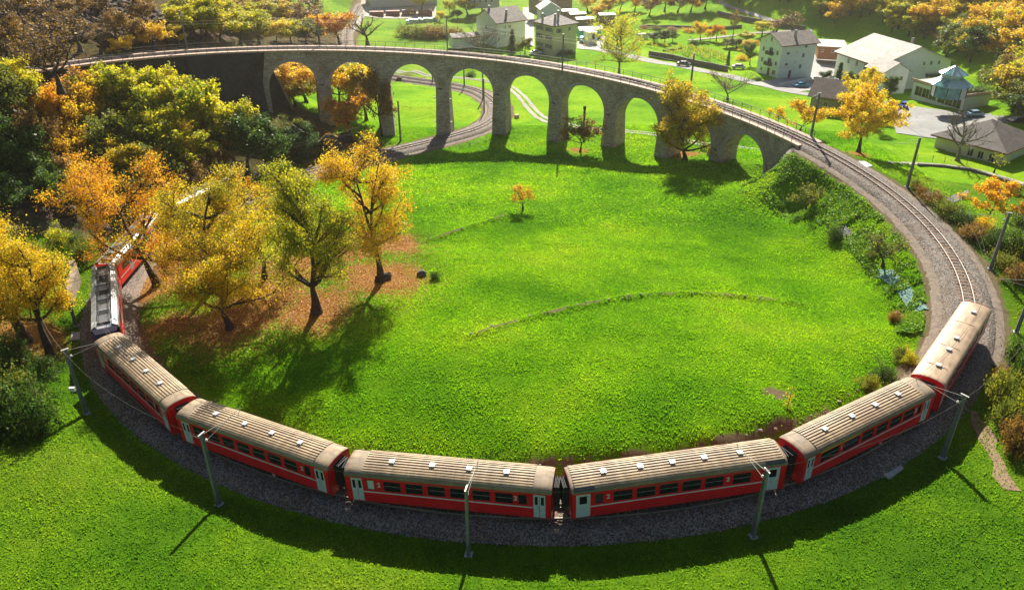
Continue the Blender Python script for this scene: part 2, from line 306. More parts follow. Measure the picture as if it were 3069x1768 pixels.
# ------ ground material: colour of grass, litter, earth, rock and scrub chosen by the masks above
gm = mat('ground'); P_ = gm.node_tree.nodes['Principled BSDF']
att = N(gm, 'ShaderNodeAttribute'); att.attribute_name = 'zone'; sep = N(gm, 'ShaderNodeSeparateColor'); L(gm, att.outputs['Color'], sep.inputs[0])
nb = noise_n(gm, 0.055, 5, 0.6); nm = noise_n(gm, 0.9, 5, 0.7); nf = noise_n(gm, 9.0, 4, 0.8)
g1 = ramp(gm, nb.outputs['Fac'], [(0.33, (0.10, 0.26, 0.006)), (0.45, (0.155, 0.34, 0.006)), (0.55, (0.22, 0.41, 0.008)), (0.68, (0.29, 0.43, 0.014))])
att3 = N(gm, 'ShaderNodeAttribute'); att3.attribute_name = 'thatch'
g2 = ramp(gm, nm.outputs['Fac'], [(0.33, (0.68, 0.78, 0.7)), (0.52, (1, 1, 1)), (0.72, (1.15, 1.05, .9))])
g3 = ramp(gm, nf.outputs['Fac'], [(0.36, (0.35, 0.5, 0.5)), (0.5, (.95, .97, 1)), (0.66, (1.35, 1.2, 1.0))])
gc = mixc(gm, 1.0, mixc(gm, 1.0, g1.outputs[0], g2.outputs[0], 'MULTIPLY'), g3.outputs[0], 'MULTIPLY')
nl = noise_n(gm, 7, 5, 0.85); lc = ramp(gm, nl.outputs['Fac'], [(0.34, (0.08, 0.04, 0.012)), (0.5, (0.30, 0.15, 0.04)), (0.66, (0.56, 0.31, 0.09))])
rc = ramp(gm, nm.outputs['Fac'], [(0.32, (0.035, 0.024, 0.018)), (0.55, (0.13, 0.095, 0.07)), (0.72, (0.22, 0.17, 0.13))])
dc = ramp(gm, nf.outputs['Fac'], [(0.32, (0.08, 0.058, 0.03)), (0.65, (0.23, 0.185, 0.105))])
scc = ramp(gm, nm.outputs['Fac'], [(0.3, (0.030, 0.038, 0.012)), (0.52, (0.10, 0.085, 0.03)), (0.7, (0.17, 0.11, 0.045))])
def msk_(ch):
    a = N(gm, 'ShaderNodeMath', operation='ADD'); L(gm, sep.outputs[ch], a.inputs[0]); L(gm, nf.outputs['Fac'], a.inputs[1])
    b = N(gm, 'ShaderNodeMapRange'); b.inputs[1].default_value = 0.84; b.inputs[2].default_value = 1.16; L(gm, a.outputs[0], b.inputs[0]); return b.outputs[0]
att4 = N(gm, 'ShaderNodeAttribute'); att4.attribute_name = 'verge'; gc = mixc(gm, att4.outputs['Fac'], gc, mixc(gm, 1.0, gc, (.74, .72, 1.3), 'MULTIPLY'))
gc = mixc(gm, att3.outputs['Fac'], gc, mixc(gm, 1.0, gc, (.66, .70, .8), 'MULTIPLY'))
c_ = mixc(gm, msk_(2), gc, scc.outputs[0])
att2 = N(gm, 'ShaderNodeAttribute'); att2.attribute_name = 'rockz'
c_ = mixc(gm, att2.outputs['Fac'], c_, rc.outputs[0]); c_ = mixc(gm, msk_(1), c_, dc.outputs[0]); c_ = mixc(gm, msk_(0), c_, lc.outputs[0])
L(gm, c_, P_.inputs['Base Color']); P_.inputs['Roughness'].default_value = 0.9; P_.inputs['Specular IOR Level'].default_value = 0.02
ad = N(gm, 'ShaderNodeMath', operation='ADD'); L(gm, nf.outputs['Fac'], ad.inputs[0]); L(gm, nl.outputs['Fac'], ad.inputs[1])
L(gm, bump(gm, ad.outputs[0], 0.9, 0.16), P_.inputs['Normal'])
ny, nx = MX.shape; idx = np.arange(nx*ny).reshape(ny, nx)
Fg = np.stack([idx[:-1, :-1], idx[:-1, 1:], idx[1:, 1:], idx[1:, :-1]], -1).reshape(-1, 4)
gme = np_mesh('ground', np.stack([fx, fy, Zt], 1), Fg, gm, True)
ca = gme.color_attributes.new('zone', 'FLOAT_COLOR', 'POINT'); ca.data.foreach_set('color', np.stack([lit, dirt, scrub, np.ones(fx.size)], 1).astype(np.float32).ravel())
ra = gme.attributes.new('rockz', 'FLOAT', 'POINT'); ra.data.foreach_set('value', (rock).astype(np.float32))
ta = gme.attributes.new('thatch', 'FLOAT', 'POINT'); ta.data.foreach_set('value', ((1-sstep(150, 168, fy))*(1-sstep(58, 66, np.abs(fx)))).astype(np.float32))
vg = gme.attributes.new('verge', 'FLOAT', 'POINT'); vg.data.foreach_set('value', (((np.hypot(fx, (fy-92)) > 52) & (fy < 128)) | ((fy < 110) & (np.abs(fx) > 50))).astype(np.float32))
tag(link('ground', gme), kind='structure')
# ------------------------------------------------------------------ sheets on the ground
def patch(name, pix, m, kind='structure', dz=0.06, nu=24, nv=12, jit=0.0, label=None, cat=None, world=None, flat=None):
    q = [np.array(gr(*p)) for p in pix] if world is None else [np.array((*p, 0.)) for p in world]
    V = []
    for j in range(nv+1):
        for i in range(nu+1):
            u, v = i/nu, j/nv; p = (q[0]*(1-u)+q[1]*u)*(1-v)+(q[3]*(1-u)+q[2]*u)*v
            V.append((p[0]+(RNG.uniform(-jit, jit) if jit else 0), p[1]+(RNG.uniform(-jit, jit) if jit else 0), (float(H(p[0], p[1]))+dz if flat is None else flat)+(RNG.uniform(0, jit)*.9 if jit else 0)))
    F = [(j*(nu+1)+i, j*(nu+1)+i+1, (j+1)*(nu+1)+i+1, (j+1)*(nu+1)+i) for j in range(nv) for i in range(nu)]
    me = bpy.data.meshes.new(name); me.from_pydata(V, [], F); me.materials.append(m); o = link(name, me)
    return tag(o, label, cat, kind=kind)
def path(name, pts, hw, m, dz=0.06, off=0.0, kind='structure', step=1.0, wob=0.0):
    P = np.array([p[:2] for p in pts]); d = np.concatenate([[0], np.cumsum(np.hypot(*np.diff(P, axis=0).T))]); ss = np.arange(0, d[-1], step)
    x, y = np.interp(ss, d, P[:, 0]), np.interp(ss, d, P[:, 1])
    for _ in range(3): x[1:-1] = (x[:-2]+2*x[1:-1]+x[2:])/4; y[1:-1] = (y[:-2]+2*y[1:-1]+y[2:])/4
    h = np.arctan2(np.gradient(y), np.gradient(x)); x = x-np.sin(h)*off; y = y+np.cos(h)*off; V = []; k = 5
    for i in range(len(ss)):
        for j in range(k):
            o_ = (j/(k-1)*2-1)*(hw+wob*(vnoise(ss[i], j, 2.0, 3)-.5)); xx = x[i]-math.sin(h[i])*o_; yy = y[i]+math.cos(h[i])*o_
            V.append((xx, yy, float(H(xx, yy))+dz))
    F = [(i*k+j, (i+1)*k+j, (i+1)*k+j+1, i*k+j+1) for i in range(len(ss)-1) for j in range(k-1)]
    me = bpy.data.meshes.new(name); me.from_pydata(V, [], [f[::-1] for f in F]); me.materials.append(m)
    return tag(link(name, me), kind=kind)
M_asph = paint('asphalt', (0.24, 0.235, 0.22), .85, var=.25, scale=.6, bmp=.2, bscale=8)
M_yard = paint('yard', (0.30, 0.29, 0.275), .85, var=.2, scale=.4, bmp=.2, bscale=8)
M_grav = paint('gravel_path', (0.36, 0.33, 0.28), .95, var=.35, scale=3, bmp=.4, bscale=12)
M_gpale = paint('pale_gravel_yard', (0.44, 0.40, 0.34), .9, var=.3, scale=.4)
M_cobl = paint('plaza_asphalt', (0.23, 0.23, 0.225), .85, var=.2, scale=.5, bmp=.2, bscale=8)
M_line = paint('road_paint', (.75, .75, .72), .7)
road = [gr(a, b) for a, b in ((1470, 122), (1525, 134), (1579, 146), (1670, 162), (1750, 180), (1832, 199), (1894, 213), (1940, 225))]+[(95, 196, 0), (104, 190, 0), (113, 181, 0), (124, 172, 0), (136, 160, 0), (155, 145, 0)]
path('road', road, 2.3, M_asph, dz=.10)
rut = [gr(a, b) for a, b in ((968, 176), (1077, 190), (1122, 193), (1226, 205), (1263, 218), (1300, 256), (1329, 288), (1359, 303))]+[gr(a, b) for a, b in ((1440, 318), (1546, 326), (1633, 335), (1731, 357), (1810, 364), (1892, 373), (1960, 385))]
for o_ in (-.85, .85): path('gravel_track', rut, .52, M_grav, off=o_, dz=.08, wob=.35)
path('footpath', [gr(a, b) for a, b in ((2190, 402), (2265, 405), (2325, 408), (2385, 416), (2450, 432), (2540, 458))], .8, M_grav, dz=.08, wob=.3)
path('footpath', [gr(a, b) for a, b in ((2398, 1020), (2425, 1070), (2445, 1120), (2470, 1170), (2500, 1230))], .55, paint('trodden_earth', (.24, .15, .09), .95, var=.5, scale=3), dz=.05, wob=.9)
patch('parking_yard', ((1835, 206), (2010, 192), (2080, 215), (1975, 228)), M_yard, dz=.14)
patch('asphalt_yard', ((2195, 262), (2445, 284), (2560, 372), (2212, 330)), M_cobl, dz=.13, nu=40, nv=20)
patch('asphalt_yard', ((2005, 128), (2085, 142), (2110, 200), (2000, 200)), M_yard, dz=.15, nu=16, nv=16)
patch('asphalt_yard', ((1290, 20), (1318, 20), (1318, 118), (1292, 100)), M_yard, dz=.18, nu=10, nv=30)
patch('asphalt_yard', ((1424, 88), (1500, 92), (1478, 126), (1424, 122)), M_yard, dz=.16, nu=16, nv=12)
patch('timber_yard', ((905, 16), (1076, 14), (1076, 42), (900, 42)), M_gpale, dz=.2, nu=30, nv=14)
path('field_lane', [gr(a, b) for a, b in ((2011, 100), (1990, 90), (1935, 60), (1875, 42), (1800, 20), (1765, 0))], 1.2, M_yard, dz=.2)
path('field_lane', [gr(a, b) for a, b in ((1700, 101), (1790, 92), (1850, 84), (1930, 80), (2010, 78))], 1.1, M_grav, dz=.2)
path('gravel_road', [gr(a, b) for a, b in ((850, 92), (868, 72), (885, 48), (897, 22), (903, 2), (905, -30))], 2.2, M_grav, dz=.15)
# ------------------------------------------------------------------ railway track
M_ball = mat('ballast'); p = M_ball.node_tree.nodes['Principled BSDF']
v_ = N(M_ball, 'ShaderNodeTexVoronoi'); v_.inputs['Scale'].default_value = 11; tc_ = N(M_ball, 'ShaderNodeTexCoord'); L(M_ball, tc_.outputs['Object'], v_.inputs['Vector'])
r_ = ramp(M_ball, v_.outputs['Color'], [(0.15, (0.04, 0.034, 0.030)), (0.5, (0.135, 0.115, 0.098)), (0.85, (0.33, 0.29, 0.25))])
n_ = noise_n(M_ball, .35, 4, .6); r2_ = ramp(M_ball, n_.outputs['Fac'], [(.35, (.75, .60, .48)), (.6, (1, .94, .88))])
L(M_ball, mixc(M_ball, 1.0, r_.outputs[0], r2_.outputs[0], 'MULTIPLY'), p.inputs['Base Color']); p.inputs['Roughness'].default_value = .9
L(M_ball, bump(M_ball, v_.outputs['Distance'], .8, .08), p.inputs['Normal'])
M_rail = paint('rail_steel', (0.12, 0.085, 0.065), .6, .3, var=.4, scale=6)
M_railtop = paint('rail_head', (0.26, 0.235, 0.215), .45, .5, var=.2, scale=3)
M_slp = paint('sleeper', (0.23, 0.12, 0.065), .85, var=.5, scale=2.2)
M_gpath = paint('track_edge_grit', (0.22, 0.17, 0.125), .95, var=.4, scale=2.5, bmp=.5, bscale=14)
SB = np.concatenate([np.arange(VS0+1, VS1+2, 1.2)]); SE = [np.arange(-26, VS0+2, .5), np.arange(VS1, 500, .42), np.arange(500, 690, 2)]
for ss in SE:
    ss = list(ss)
    tag(strip('track_bed', ss, [-2.55, -2.3, -2.0, -1.6, -1.2, -.85, -.55, -.2, .2, .55, .85, 1.2, 1.6, 2.0, 2.3, 2.55], [-.74, -.5, -.28, -.21, -.2, -.2, -.22, -.21, -.21, -.22, -.2, -.2, -.21, -.28, -.5, -.74], M_ball, jit=.05), kind='structure')
    for sg in (-1, 1):
        if ss[0] < 0 or ss[0] > 490: continue
        for lo, hi in ((0, 216), (345, 999)) if sg > 0 else ((0, 999),):
          s2_ = [q for q in ss if lo <= q <= hi]
          tag(strip('track_edge', s2_, [sg*2.45, sg*2.75, sg*3.1, sg*3.5][::sg], [-.64, -.67, -.70, -.84][::sg], M_gpath, jit=.04), kind='structure')
trk = empty('railway_track', tuple(tr(160.0)[0]), label='narrow gauge railway track spiralling over the viaduct and down round the meadow', cat='railway track')
def tchild(o): o.parent = trk; o.matrix_parent_inverse = Matrix.Translation(-Vector(trk.location)); return o
sr = np.arange(-26, 690, .8)
for sg in (-1, 1):
    o = .535*sg
    tchild(strip('rail', sr, [o-.07, o-.07, o-.03, o-.03, o+.03, o+.03, o+.07, o+.07], [-.16, -.12, -.10, -.012, -.012, -.10, -.12, -.16], M_rail, close=True))
    tchild(strip('rail_head', sr, [o-.038, o-.038, o+.038, o+.038], [-.03, 0, 0, -.03], M_railtop, close=True))
sme = MB().box(-.12, .12, -.92, .92, -.12, .06).mesh('sleeper', M_slp)
allS = np.arange(-25, 680, .72); P, h = tr(allS, 0, -.215)
cand = [i for i, s in enumerate(allS) if (95 < s < 215) or (375 < s < 448)]
one = set(cand[:298]); rest = MB()
for i, s in enumerate(allS):
    if 215 < s < 300 and i % 1: continue
    Mx = Matrix.Translation(Vector(P[i])) @ Matrix.Rotation(h[i]+RNG.uniform(-.02, .02), 4, 'Z')
    if i in one:
        o = tchild(link('sleeper', sme)); o.matrix_basis = Mx
    else: rest.box(-.12, .12, -.92, .92, -.12, .06, Mx)
o = tchild(rest.build('sleeper_row', M_slp)); o['kind'] = 'stuff'
# loose stones on the ballast
M_stone = paint('ballast_stone', (0.42, 0.40, 0.37), .85, var=.6, scale=40)
def scatter_tets(name, X, Y, Z, size, m, flat=.8):
    n = len(X); base = np.array([[1, 0, -.3], [-.5, .87, -.3], [-.5, -.87, -.3], [0.1, 0.05, .8]])
    ang = NR.uniform(0, 6.28, n); sc = size*NR.uniform(.5, 1.3, n); c, s = np.cos(ang), np.sin(ang)
    V = np.zeros((n, 4, 3))
    for k in range(4):
        bx, by, bz = base[k]; j = NR.uniform(.7, 1.3, n); V[:, k, 0] = X+sc*j*(bx*c-by*s); V[:, k, 1] = Y+sc*j*(bx*s+by*c); V[:, k, 2] = Z+sc*bz*flat
    b = np.arange(n)[:, None, None]*4; F = np.array([[0, 1, 3], [1, 2, 3], [2, 0, 3]])[None]+b
    return link(name, np_mesh(name, V.reshape(-1, 3), F.reshape(-1, 3), m))
n = 46000; s_ = NR.uniform(158, 440, n); o_ = NR.normal(0, 1.5, n); k = (np.abs(o_) < 2.7); s_, o_ = s_[k], o_[k]
x, y, z, hh = [np.interp(s_, TS, a) for a in (TX, TY, TZ, TH)]; zz = z-.2-np.clip(np.abs(o_)-1.8, 0, 1)*.55
tag(scatter_tets('ballast_stones', x-np.sin(hh)*o_, y+np.cos(hh)*o_, zz, .075, M_stone), kind='stuff')
# ------------------------------------------------------------------ viaduct
M_mas = mat('masonry'); p = M_mas.node_tree.nodes['Principled BSDF']
tc_ = N(M_mas, 'ShaderNodeTexCoord'); uv = tc_.outputs['UV']
bk = N(M_mas, 'ShaderNodeTexBrick'); bk.offset = .5; bk.inputs['Scale'].default_value = 1.0; bk.inputs['Brick Width'].default_value = .62; bk.inputs['Row Height'].default_value = .30
bk.inputs['Mortar Size'].default_value = .022; bk.inputs['Bias'].default_value = -.1; bk.inputs['Color1'].default_value = (.52, .455, .36, 1); bk.inputs['Color2'].default_value = (.32, .28, .225, 1); bk.inputs['Mortar'].default_value = (.12, .105, .085, 1)
L(M_mas, uv, bk.inputs['Vector']); n1_ = noise_n(M_mas, .35, 5, .7); n2_ = noise_n(M_mas, 3.2, 3, .7)
w1 = ramp(M_mas, n1_.outputs['Fac'], [(.30, (.62, .52, .44)), (.5, (1, .98, .94)), (.7, (1.2, 1.18, 1.15))]); w2 = ramp(M_mas, n2_.outputs['Fac'], [(.3, (.65, .62, .6)), (.55, (1, 1, 1)), (.74, (1.15, .92, .75))])
L(M_mas, mixc(M_mas, 1, mixc(M_mas, 1, bk.outputs['Color'], w1.outputs[0], 'MULTIPLY'), w2.outputs[0], 'MULTIPLY'), p.inputs['Base Color']); p.inputs['Roughness'].default_value = .9
L(M_mas, bump(M_mas, bk.outputs['Fac'], -.9, .06), p.inputs['Normal'])
M_masd = paint('dark_masonry', (.055, .044, .034), .95, var=.5, scale=1.2, bmp=.5, bscale=4)  # darker masonry colour for the retaining wall and wing wall
M_cop = paint('coping_granite', (.56, .385, .29), .8, var=.25, scale=1.2)
M_vous = paint('voussoir_stone', (.46, .40, .33), .88, var=.35, scale=2.5, bmp=.3)
def pmesh(name, V, F, m, UV=None, parent=None):
    me = bpy.data.meshes.new(name); me.from_pydata([tuple(v) for v in V], [], F); me.materials.append(m)
    if UV is not None:
        l = me.uv_layers.new(name='UVMap'); vi = np.zeros(len(me.loops), dtype=np.int32); me.loops.foreach_get('vertex_index', vi)
        l.data.foreach_set('uv', np.array(UV, dtype=np.float32)[vi].ravel())
    me.update(); return link(name, me, parent)
via = empty('stone_viaduct', tuple(tr(80.0)[0]*np.array([1, 1, 0])+np.array([0, 0, 9.5])), label='curved stone railway viaduct with nine round arches', cat='viaduct')
VINV = Matrix.Translation(-Vector(via.location))
def vch(o): o.parent = via; o.matrix_parent_inverse = VINV; return o
HW = 2.0; RA = 4.85; TOP = -.42          # half width of the wall, arch radius, top of wall below the rail
def face_z(s): return float(np.interp(s, TS, TZ))
SARC = [SPIER[0]-6.175+12.35*i for i in range(9)]
def arch_prof(sc, n=18):                  # intrados samples (ds, dz) about the arch centre
    return [(RA*math.cos(math.pi*(1-i/n)), RA*math.sin(math.pi*(1-i/n))) for i in range(n+1)]
for ai, sc in enumerate(SARC):
    zc_ = face_z(sc)+TOP-2.0-RA; pr = arch_prof(sc); V = []; UV = []; F = []
    hs = 6.175; ls = [-hs]+[a for a, b in pr]+[hs]; lz = [0.0]+[b for a, b in pr]+[0.0]
    # spandrel walls on both faces: from the intrados up to the coping
    for sg in (-1, 1):
        b0 = len(V)
        for a, b in zip(ls, lz):
            s = sc+a; pt, _ = tr(s, sg*HW); V.append((pt[0], pt[1], zc_+b)); UV.append((s*(1+sg*HW/62), zc_+b)); V.append((pt[0], pt[1], face_z(s)+TOP)); UV.append((s*(1+sg*HW/62), face_z(s)+TOP))
        # the two end columns are wall from springing level up
        m_ = len(ls)
        for i in range(m_-1):
            a, b, c, d = b0+2*i, b0+2*i+2, b0+2*i+3, b0+2*i+1; F.append((a, b, c, d) if sg < 0 else (d, c, b, a))
    # soffit
    b0 = len(V)
    for k, (a, b) in enumerate(pr):
        for sg in (-1, 1):
            pt, _ = tr(sc+a, sg*HW); V.append((pt[0], pt[1], zc_+b)); UV.append((sg*HW, RA*math.pi*k/18))
    for k in range(len(pr)-1): a = b0+2*k; F.append((a, a+1, a+3, a+2))
    vch(pmesh('arch', V, F, M_mas, UV))
    # ring of wedge shaped stones, proud of the wall
    nv = 23; rg = MB()
    for sg in (-1, 1):
        for k in range(nv):
            t0, t1 = math.pi*(k+.06)/nv, math.pi*(k+.94)/nv; vv = []
            for o_ in (HW-.05, HW+.07+.015*(k % 2)):
                for t, rr in ((t0, RA+.01), (t1, RA+.01), (t1, RA+.62), (t0, RA+.62)):
                    pt, _ = tr(sc-rr*math.cos(t), sg*o_); vv.append((pt[0], pt[1], zc_+rr*math.sin(t)))
            rg.add(vv, [(0, 1, 2, 3), (7, 6, 5, 4), (0, 4, 5, 1), (1, 5, 6, 2), (2, 6, 7, 3), (3, 7, 4, 0)])
    o = vch(rg.build('arch_ring', M_vous)); o['kind'] = 'stuff'
for i, s in enumerate(SPIER):
    zs = [face_z(SARC[i])+TOP-2-RA, face_z(SARC[i+1])+TOP-2-RA]; zt = max(zs); hp = 12.35/2-RA
    zb = min(float(H(*tr(s, o_)[0][:2])) for o_ in (-3, 0, 3))-1.2; V = []; UV = []
    lv = [zb, zb+(zt-zb)*.5, min(zs)-.0, zt]; bat = lambda z: 1+.035*(zt-z)/hp
    for z in lv:
        kx = hp+.032*(zt-z); ky = HW+.05*(zt-z)
        zz = [z]*4 if z < zt else [zs[0], zs[1], zs[1], zs[0]]
        for (a, b), z_ in zip(((-kx, -ky), (kx, -ky), (kx, ky), (-kx, ky)), zz):
            pt, _ = tr(s+a, b); V.append((pt[0], pt[1], z_)); 
    # unwrap with doubled verts per side
    V2 = []; U2 = []; F2 = []
    for k in range(4):
        k2 = (k+1) % 4; wd = 2*hp if k % 2 == 0 else 2*HW
        for j in range(4): V2 += [V[4*j+k], V[4*j+k2]]; U2 += [(k*7.3, V[4*j+k][2]), (k*7.3+wd, V[4*j+k2][2])]
        for j in range(3): a = k*8+2*j; F2.append((a, a+1, a+3, a+2))
    b0 = len(V2); V2 += V[12:16]; U2 += [(0, 0)]*4; F2.append((b0, b0+1, b0+2, b0+3))
    vch(pmesh('pier', V2, F2, M_mas, U2))
# solid masonry at both ends, with a battered face
def solid(s0, s1, name, bt, zfun, endwall=None):
    ss = np.arange(s0, s1+.01, 1.0); 
    if ss[-1] < s1-.05: ss = np.append(ss, s1)
    V = []; UV = []; F = []
    for sg in (-1, 1):
        b0 = len(V)
        for s in ss:
            zt = face_z(s)+TOP
            for q in (0, .5, 1):
                zb = zfun(s, sg); z = zt+(zb-zt)*q; k = bt if sg < 0 else .05
                pt, _ = tr(s, sg*(HW+k*(zt-z))); V.append((pt[0], pt[1], z)); UV.append((s, z))
        for i in range(len(ss)-1):
            for q in range(2):
                a = b0+3*i+q; f = (a, a+1, a+4, a+3); F.append(f if sg > 0 else f[::-1])
    m_ = len(ss)*3
    for e in (0, len(ss)-1):
        for q in range(2): a = 3*e+q; F.append((a, a+1, m_+a+1, m_+a))
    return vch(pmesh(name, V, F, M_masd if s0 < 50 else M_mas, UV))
zw = lambda s, sg: float(H(*tr(s, sg*(5.2 if sg < 0 else 2.6))[0][:2]))-1.5
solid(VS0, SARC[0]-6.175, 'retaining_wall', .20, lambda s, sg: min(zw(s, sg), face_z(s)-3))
solid(SARC[-1]+6.175, VS1+1, 'abutment_wall', .08, lambda s, sg: min(zw(s, sg), face_z(s)-2.5))
# springer blocks beside the first and last arch
for s, z0 in ((SARC[0]-6.175+(6.175-RA)/2, 0), (SARC[-1]+6.175-(6.175-RA)/2, 8)):
    kk = (6.175-RA)/2; zt = face_z(SARC[z0])+TOP-2-RA; b = MB(); vv = []
    for z in (float(H(*tr(s)[0][:2]))-3, zt):
        for a, o_ in ((-kk, -HW), (kk, -HW), (kk, HW), (-kk, HW)):
            pt, _ = tr(s+a, o_*(1.0 if z == zt else 1.18)); vv.append((pt[0], pt[1], z))
    uvs = [(0, v[2]) if i % 2 else (1.4, v[2]) for i, v in enumerate(vv)]
    vch(pmesh('pier', vv, [(0, 1, 5, 4), (1, 2, 6, 5), (2, 3, 7, 6), (3, 0, 4, 7), (4, 5, 6, 7)], M_mas, uvs))
# big wing wall at the lower left end: its right edge slopes down towards the lower track and carries a coping
t0 = Vector(tr(SARC[0]-4.9, -HW-.12)[0]); t0.z += TOP; bt_ = Vector(at(733, 296, 12.5)); l0 = Vector(tr(28.0, -HW-.3)[0]); l0.z += TOP; f0 = Vector(tr(26.0, -8.5)[0]); f0.z = float(H(f0.x, f0.y))-2
bb = Vector((bt_.x, bt_.y, bt_.z-4)); V = [t0, bt_, bb, f0, l0]; bk_ = Vector(tr(SARC[0]-5.2, 0)[0]); bk_.z = 8; tb_ = t0+Vector((0, 1.5, 0))
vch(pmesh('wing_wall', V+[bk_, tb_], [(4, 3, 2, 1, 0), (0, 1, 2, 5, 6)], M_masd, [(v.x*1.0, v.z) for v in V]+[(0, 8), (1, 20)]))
top = t0+(bt_-t0)*.38; dirv = bt_-top; side = Vector((dirv.y, -dirv.x, 0)).normalized()*.3
for k in range(14):
    wing = MB(); a = top+dirv*(k/14+.006); b = top+dirv*((k+1)/14-.006); vv = [a-side, a+side, b+side, b-side]; vv = vv+[v+Vector((0, 0, .4)) for v in vv]
    wing.add(vv, [(3, 2, 1, 0), (4, 5, 6, 7), (0, 1, 5, 4), (1, 2, 6, 5), (2, 3, 7, 6), (3, 0, 4, 7)]); vch(wing.build('wing_coping', M_cop))
# coping slabs, deck ballast, steps
sl = np.arange(VS0, VS1, 1.36); cme = MB().box(-.665, .665, -.42, .42, -.16, .16).mesh('coping_slab', M_cop); used = 0
for sg in (-1, 1):
    for s in sl:
        pt, h_ = tr(s+.68, sg*2.02, -.27); o = link('coping_slab', cme); vch(o)
        slope = (face_z(s+1.3)-face_z(s))/1.3
        o.matrix_basis = Matrix.Translation(Vector(pt)) @ Matrix.Rotation(h_, 4, 'Z') @ Matrix.Rotation(-math.atan(slope), 4, 'Y') @ Matrix.Diagonal((1+sg*.03, 1, 1, 1))
vch(strip('deck_ballast', list(np.arange(VS0, VS1+.5, .5)), [-1.62, -1.2, -.8, -.4, 0, .4, .8, 1.2, 1.62], [-.19, -.19, -.2, -.22, -.21, -.22, -.2, -.19, -.19], M_ball, jit=.03))
vch(strip('wall_top', list(np.arange(VS0, VS1+.5, 1.)), [-2.0, 2.0], [-.46, -.46], M_cop))
st = MB()
for sg in (-1, 1):
    for k in range(3):
        pt, h_ = tr(VS1+.35+k*.4, sg*2.05, -.5-.2*k); st.box(-.2, .2, -.5, .5, -.5, .1, Matrix.Translation(Vector(pt)) @ Matrix.Rotation(h_, 4, 'Z'))
o = vch(st.build('end_steps', M_cop))
# railings: two things, each with its posts and rails
M_iron = paint('railing_iron', (.10, .10, .105), .55, .6, var=.3, scale=4)
pme = MB().box(-.03, .03, -.03, .03, 0, 1.08).mesh('post', M_iron)
for sg, lab in ((-1, 'iron railing with thin posts along the near side of the viaduct deck'), (1, 'iron railing with thin posts along the valley side of the viaduct deck')):
    a0 = tr(80.0, sg*2.35, -.1)[0]; rl = empty('railing', tuple(a0), label=lab, cat='railing', group='railings on the viaduct'); inv = Matrix.Translation(-Vector(a0))
    for s in np.arange(VS0+1, VS1, 1.95):
        pt, h_ = tr(s, sg*2.33, -.16); o = link('post', pme, rl); o.matrix_parent_inverse = inv; o.matrix_basis = Matrix.Translation(Vector(pt)) @ Matrix.Rotation(h_, 4, 'Z')
    for dz, nm, r_ in ((.9, 'top_rail', .032), (.42, 'middle_rail', .018)):
        o = strip(nm, list(np.arange(VS0+1, VS1, 1.0)), [sg*2.33-r_, sg*2.33+r_, sg*2.33+r_, sg*2.33-r_], [dz-r_, dz-r_, dz+r_, dz+r_], M_iron, rl, close=True); o.matrix_parent_inverse = inv
# ------------------------------------------------------------------ train
M_red = paint('coach_red', (.78, .012, .018), .32, var=.22, scale=.8, spec=.5)
M_red2 = paint('railcar_red', (.78, .018, .016), .28, var=.12, scale=.6)
M_roof = paint('coach_roof', (.29, .215, .135), .7, var=.35, scale=1.1, dirt=(.19, .145, .10), rv=.18)
M_roof7 = paint('smooth_roof', (.46, .33, .21), .5, var=.3, scale=.6, rv=.05)
M_rib = paint('roof_rib', (.50, .37, .225), .6, var=.4, scale=1.3, rv=.12)
M_grey = paint('door_grey', (.52, .55, .56), .45, var=.1, scale=2)
M_str = paint('stripe_grey', (.60, .60, .60), .5, var=.12, scale=2)
M_yel = paint('stripe_yellow', (.80, .48, .02), .5, var=.1, scale=2)
M_white = paint('lettering_white', (.78, .78, .76), .5, var=.08)
M_vent = paint('roof_vent', (.72, .72, .70), .4, .2, var=.15, scale=5)
M_dark = paint('underframe', (.03, .028, .026), .7, var=.4, scale=3)
M_rub = paint('bellows_rubber', (.035, .035, .035), .8, var=.4, scale=6)
M_pane = glassy('window_glass'); M_frost = paint('frosted_glass', (.55, .66, .62), .25, var=.06)
M_alu = paint('aluminium', (.62, .62, .62), .35, .7, var=.2, scale=3)
M_silv = paint('railcar_roof_side', (.40, .41, .42), .5, .2, var=.3, scale=1)
M_equip = paint('roof_equipment', (.07, .075, .08), .5, .3, var=.5, scale=2.5)
def text_mesh(ch, size, m):
    cu = bpy.data.curves.new('txt', 'FONT'); cu.body = ch; cu.size = size; cu.extrude = .004; cu.align_x = 'CENTER'; cu.align_y = 'CENTER'; cu.offset = .012
    ob = bpy.data.objects.new('txt', cu); COL.objects.link(ob); dg = bpy.context.evaluated_depsgraph_get(); dg.update()
    me = bpy.data.meshes.new_from_object(ob.evaluated_get(dg)); me.materials.clear(); me.materials.append(m); bpy.data.objects.remove(ob); bpy.data.curves.remove(cu); return me
M_num = paint('number_grey', (.66, .64, .62), .5, var=.1); T2 = text_mesh('2', .56, M_num); T1 = text_mesh('1', .56, M_num)
W2 = 1.33; ZB, ZS, ZT, ZE, ZR = .58, 1.76, 2.70, 3.02, 3.54
def roof_prof(n=18, w=W2+.03, e=ZE, t=ZR): 
    out = []
    for i in range(n+1):
        a = math.pi*i/n; out.append((w*math.cos(a)*(1 if abs(math.cos(a)) < .999 else 1), e+(t-e)*abs(math.sin(a))**.75))
    return out
def side_cut(mb, y0, y1, hl, holes, zs=(ZB, ZE)):
    """wall from -hl to hl with rectangular holes (x0,x1,z0,z1)"""
    xs = -hl
    for x0, x1, z0, z1 in sorted(holes):
        mb.box(xs, x0, y0, y1, zs[0], zs[1]); mb.box(x0, x1, y0, y1, zs[0], z0); mb.box(x0, x1, y0, y1, z1, zs[1]); xs = x1
    mb.box(xs, hl, y0, y1, zs[0], zs[1])
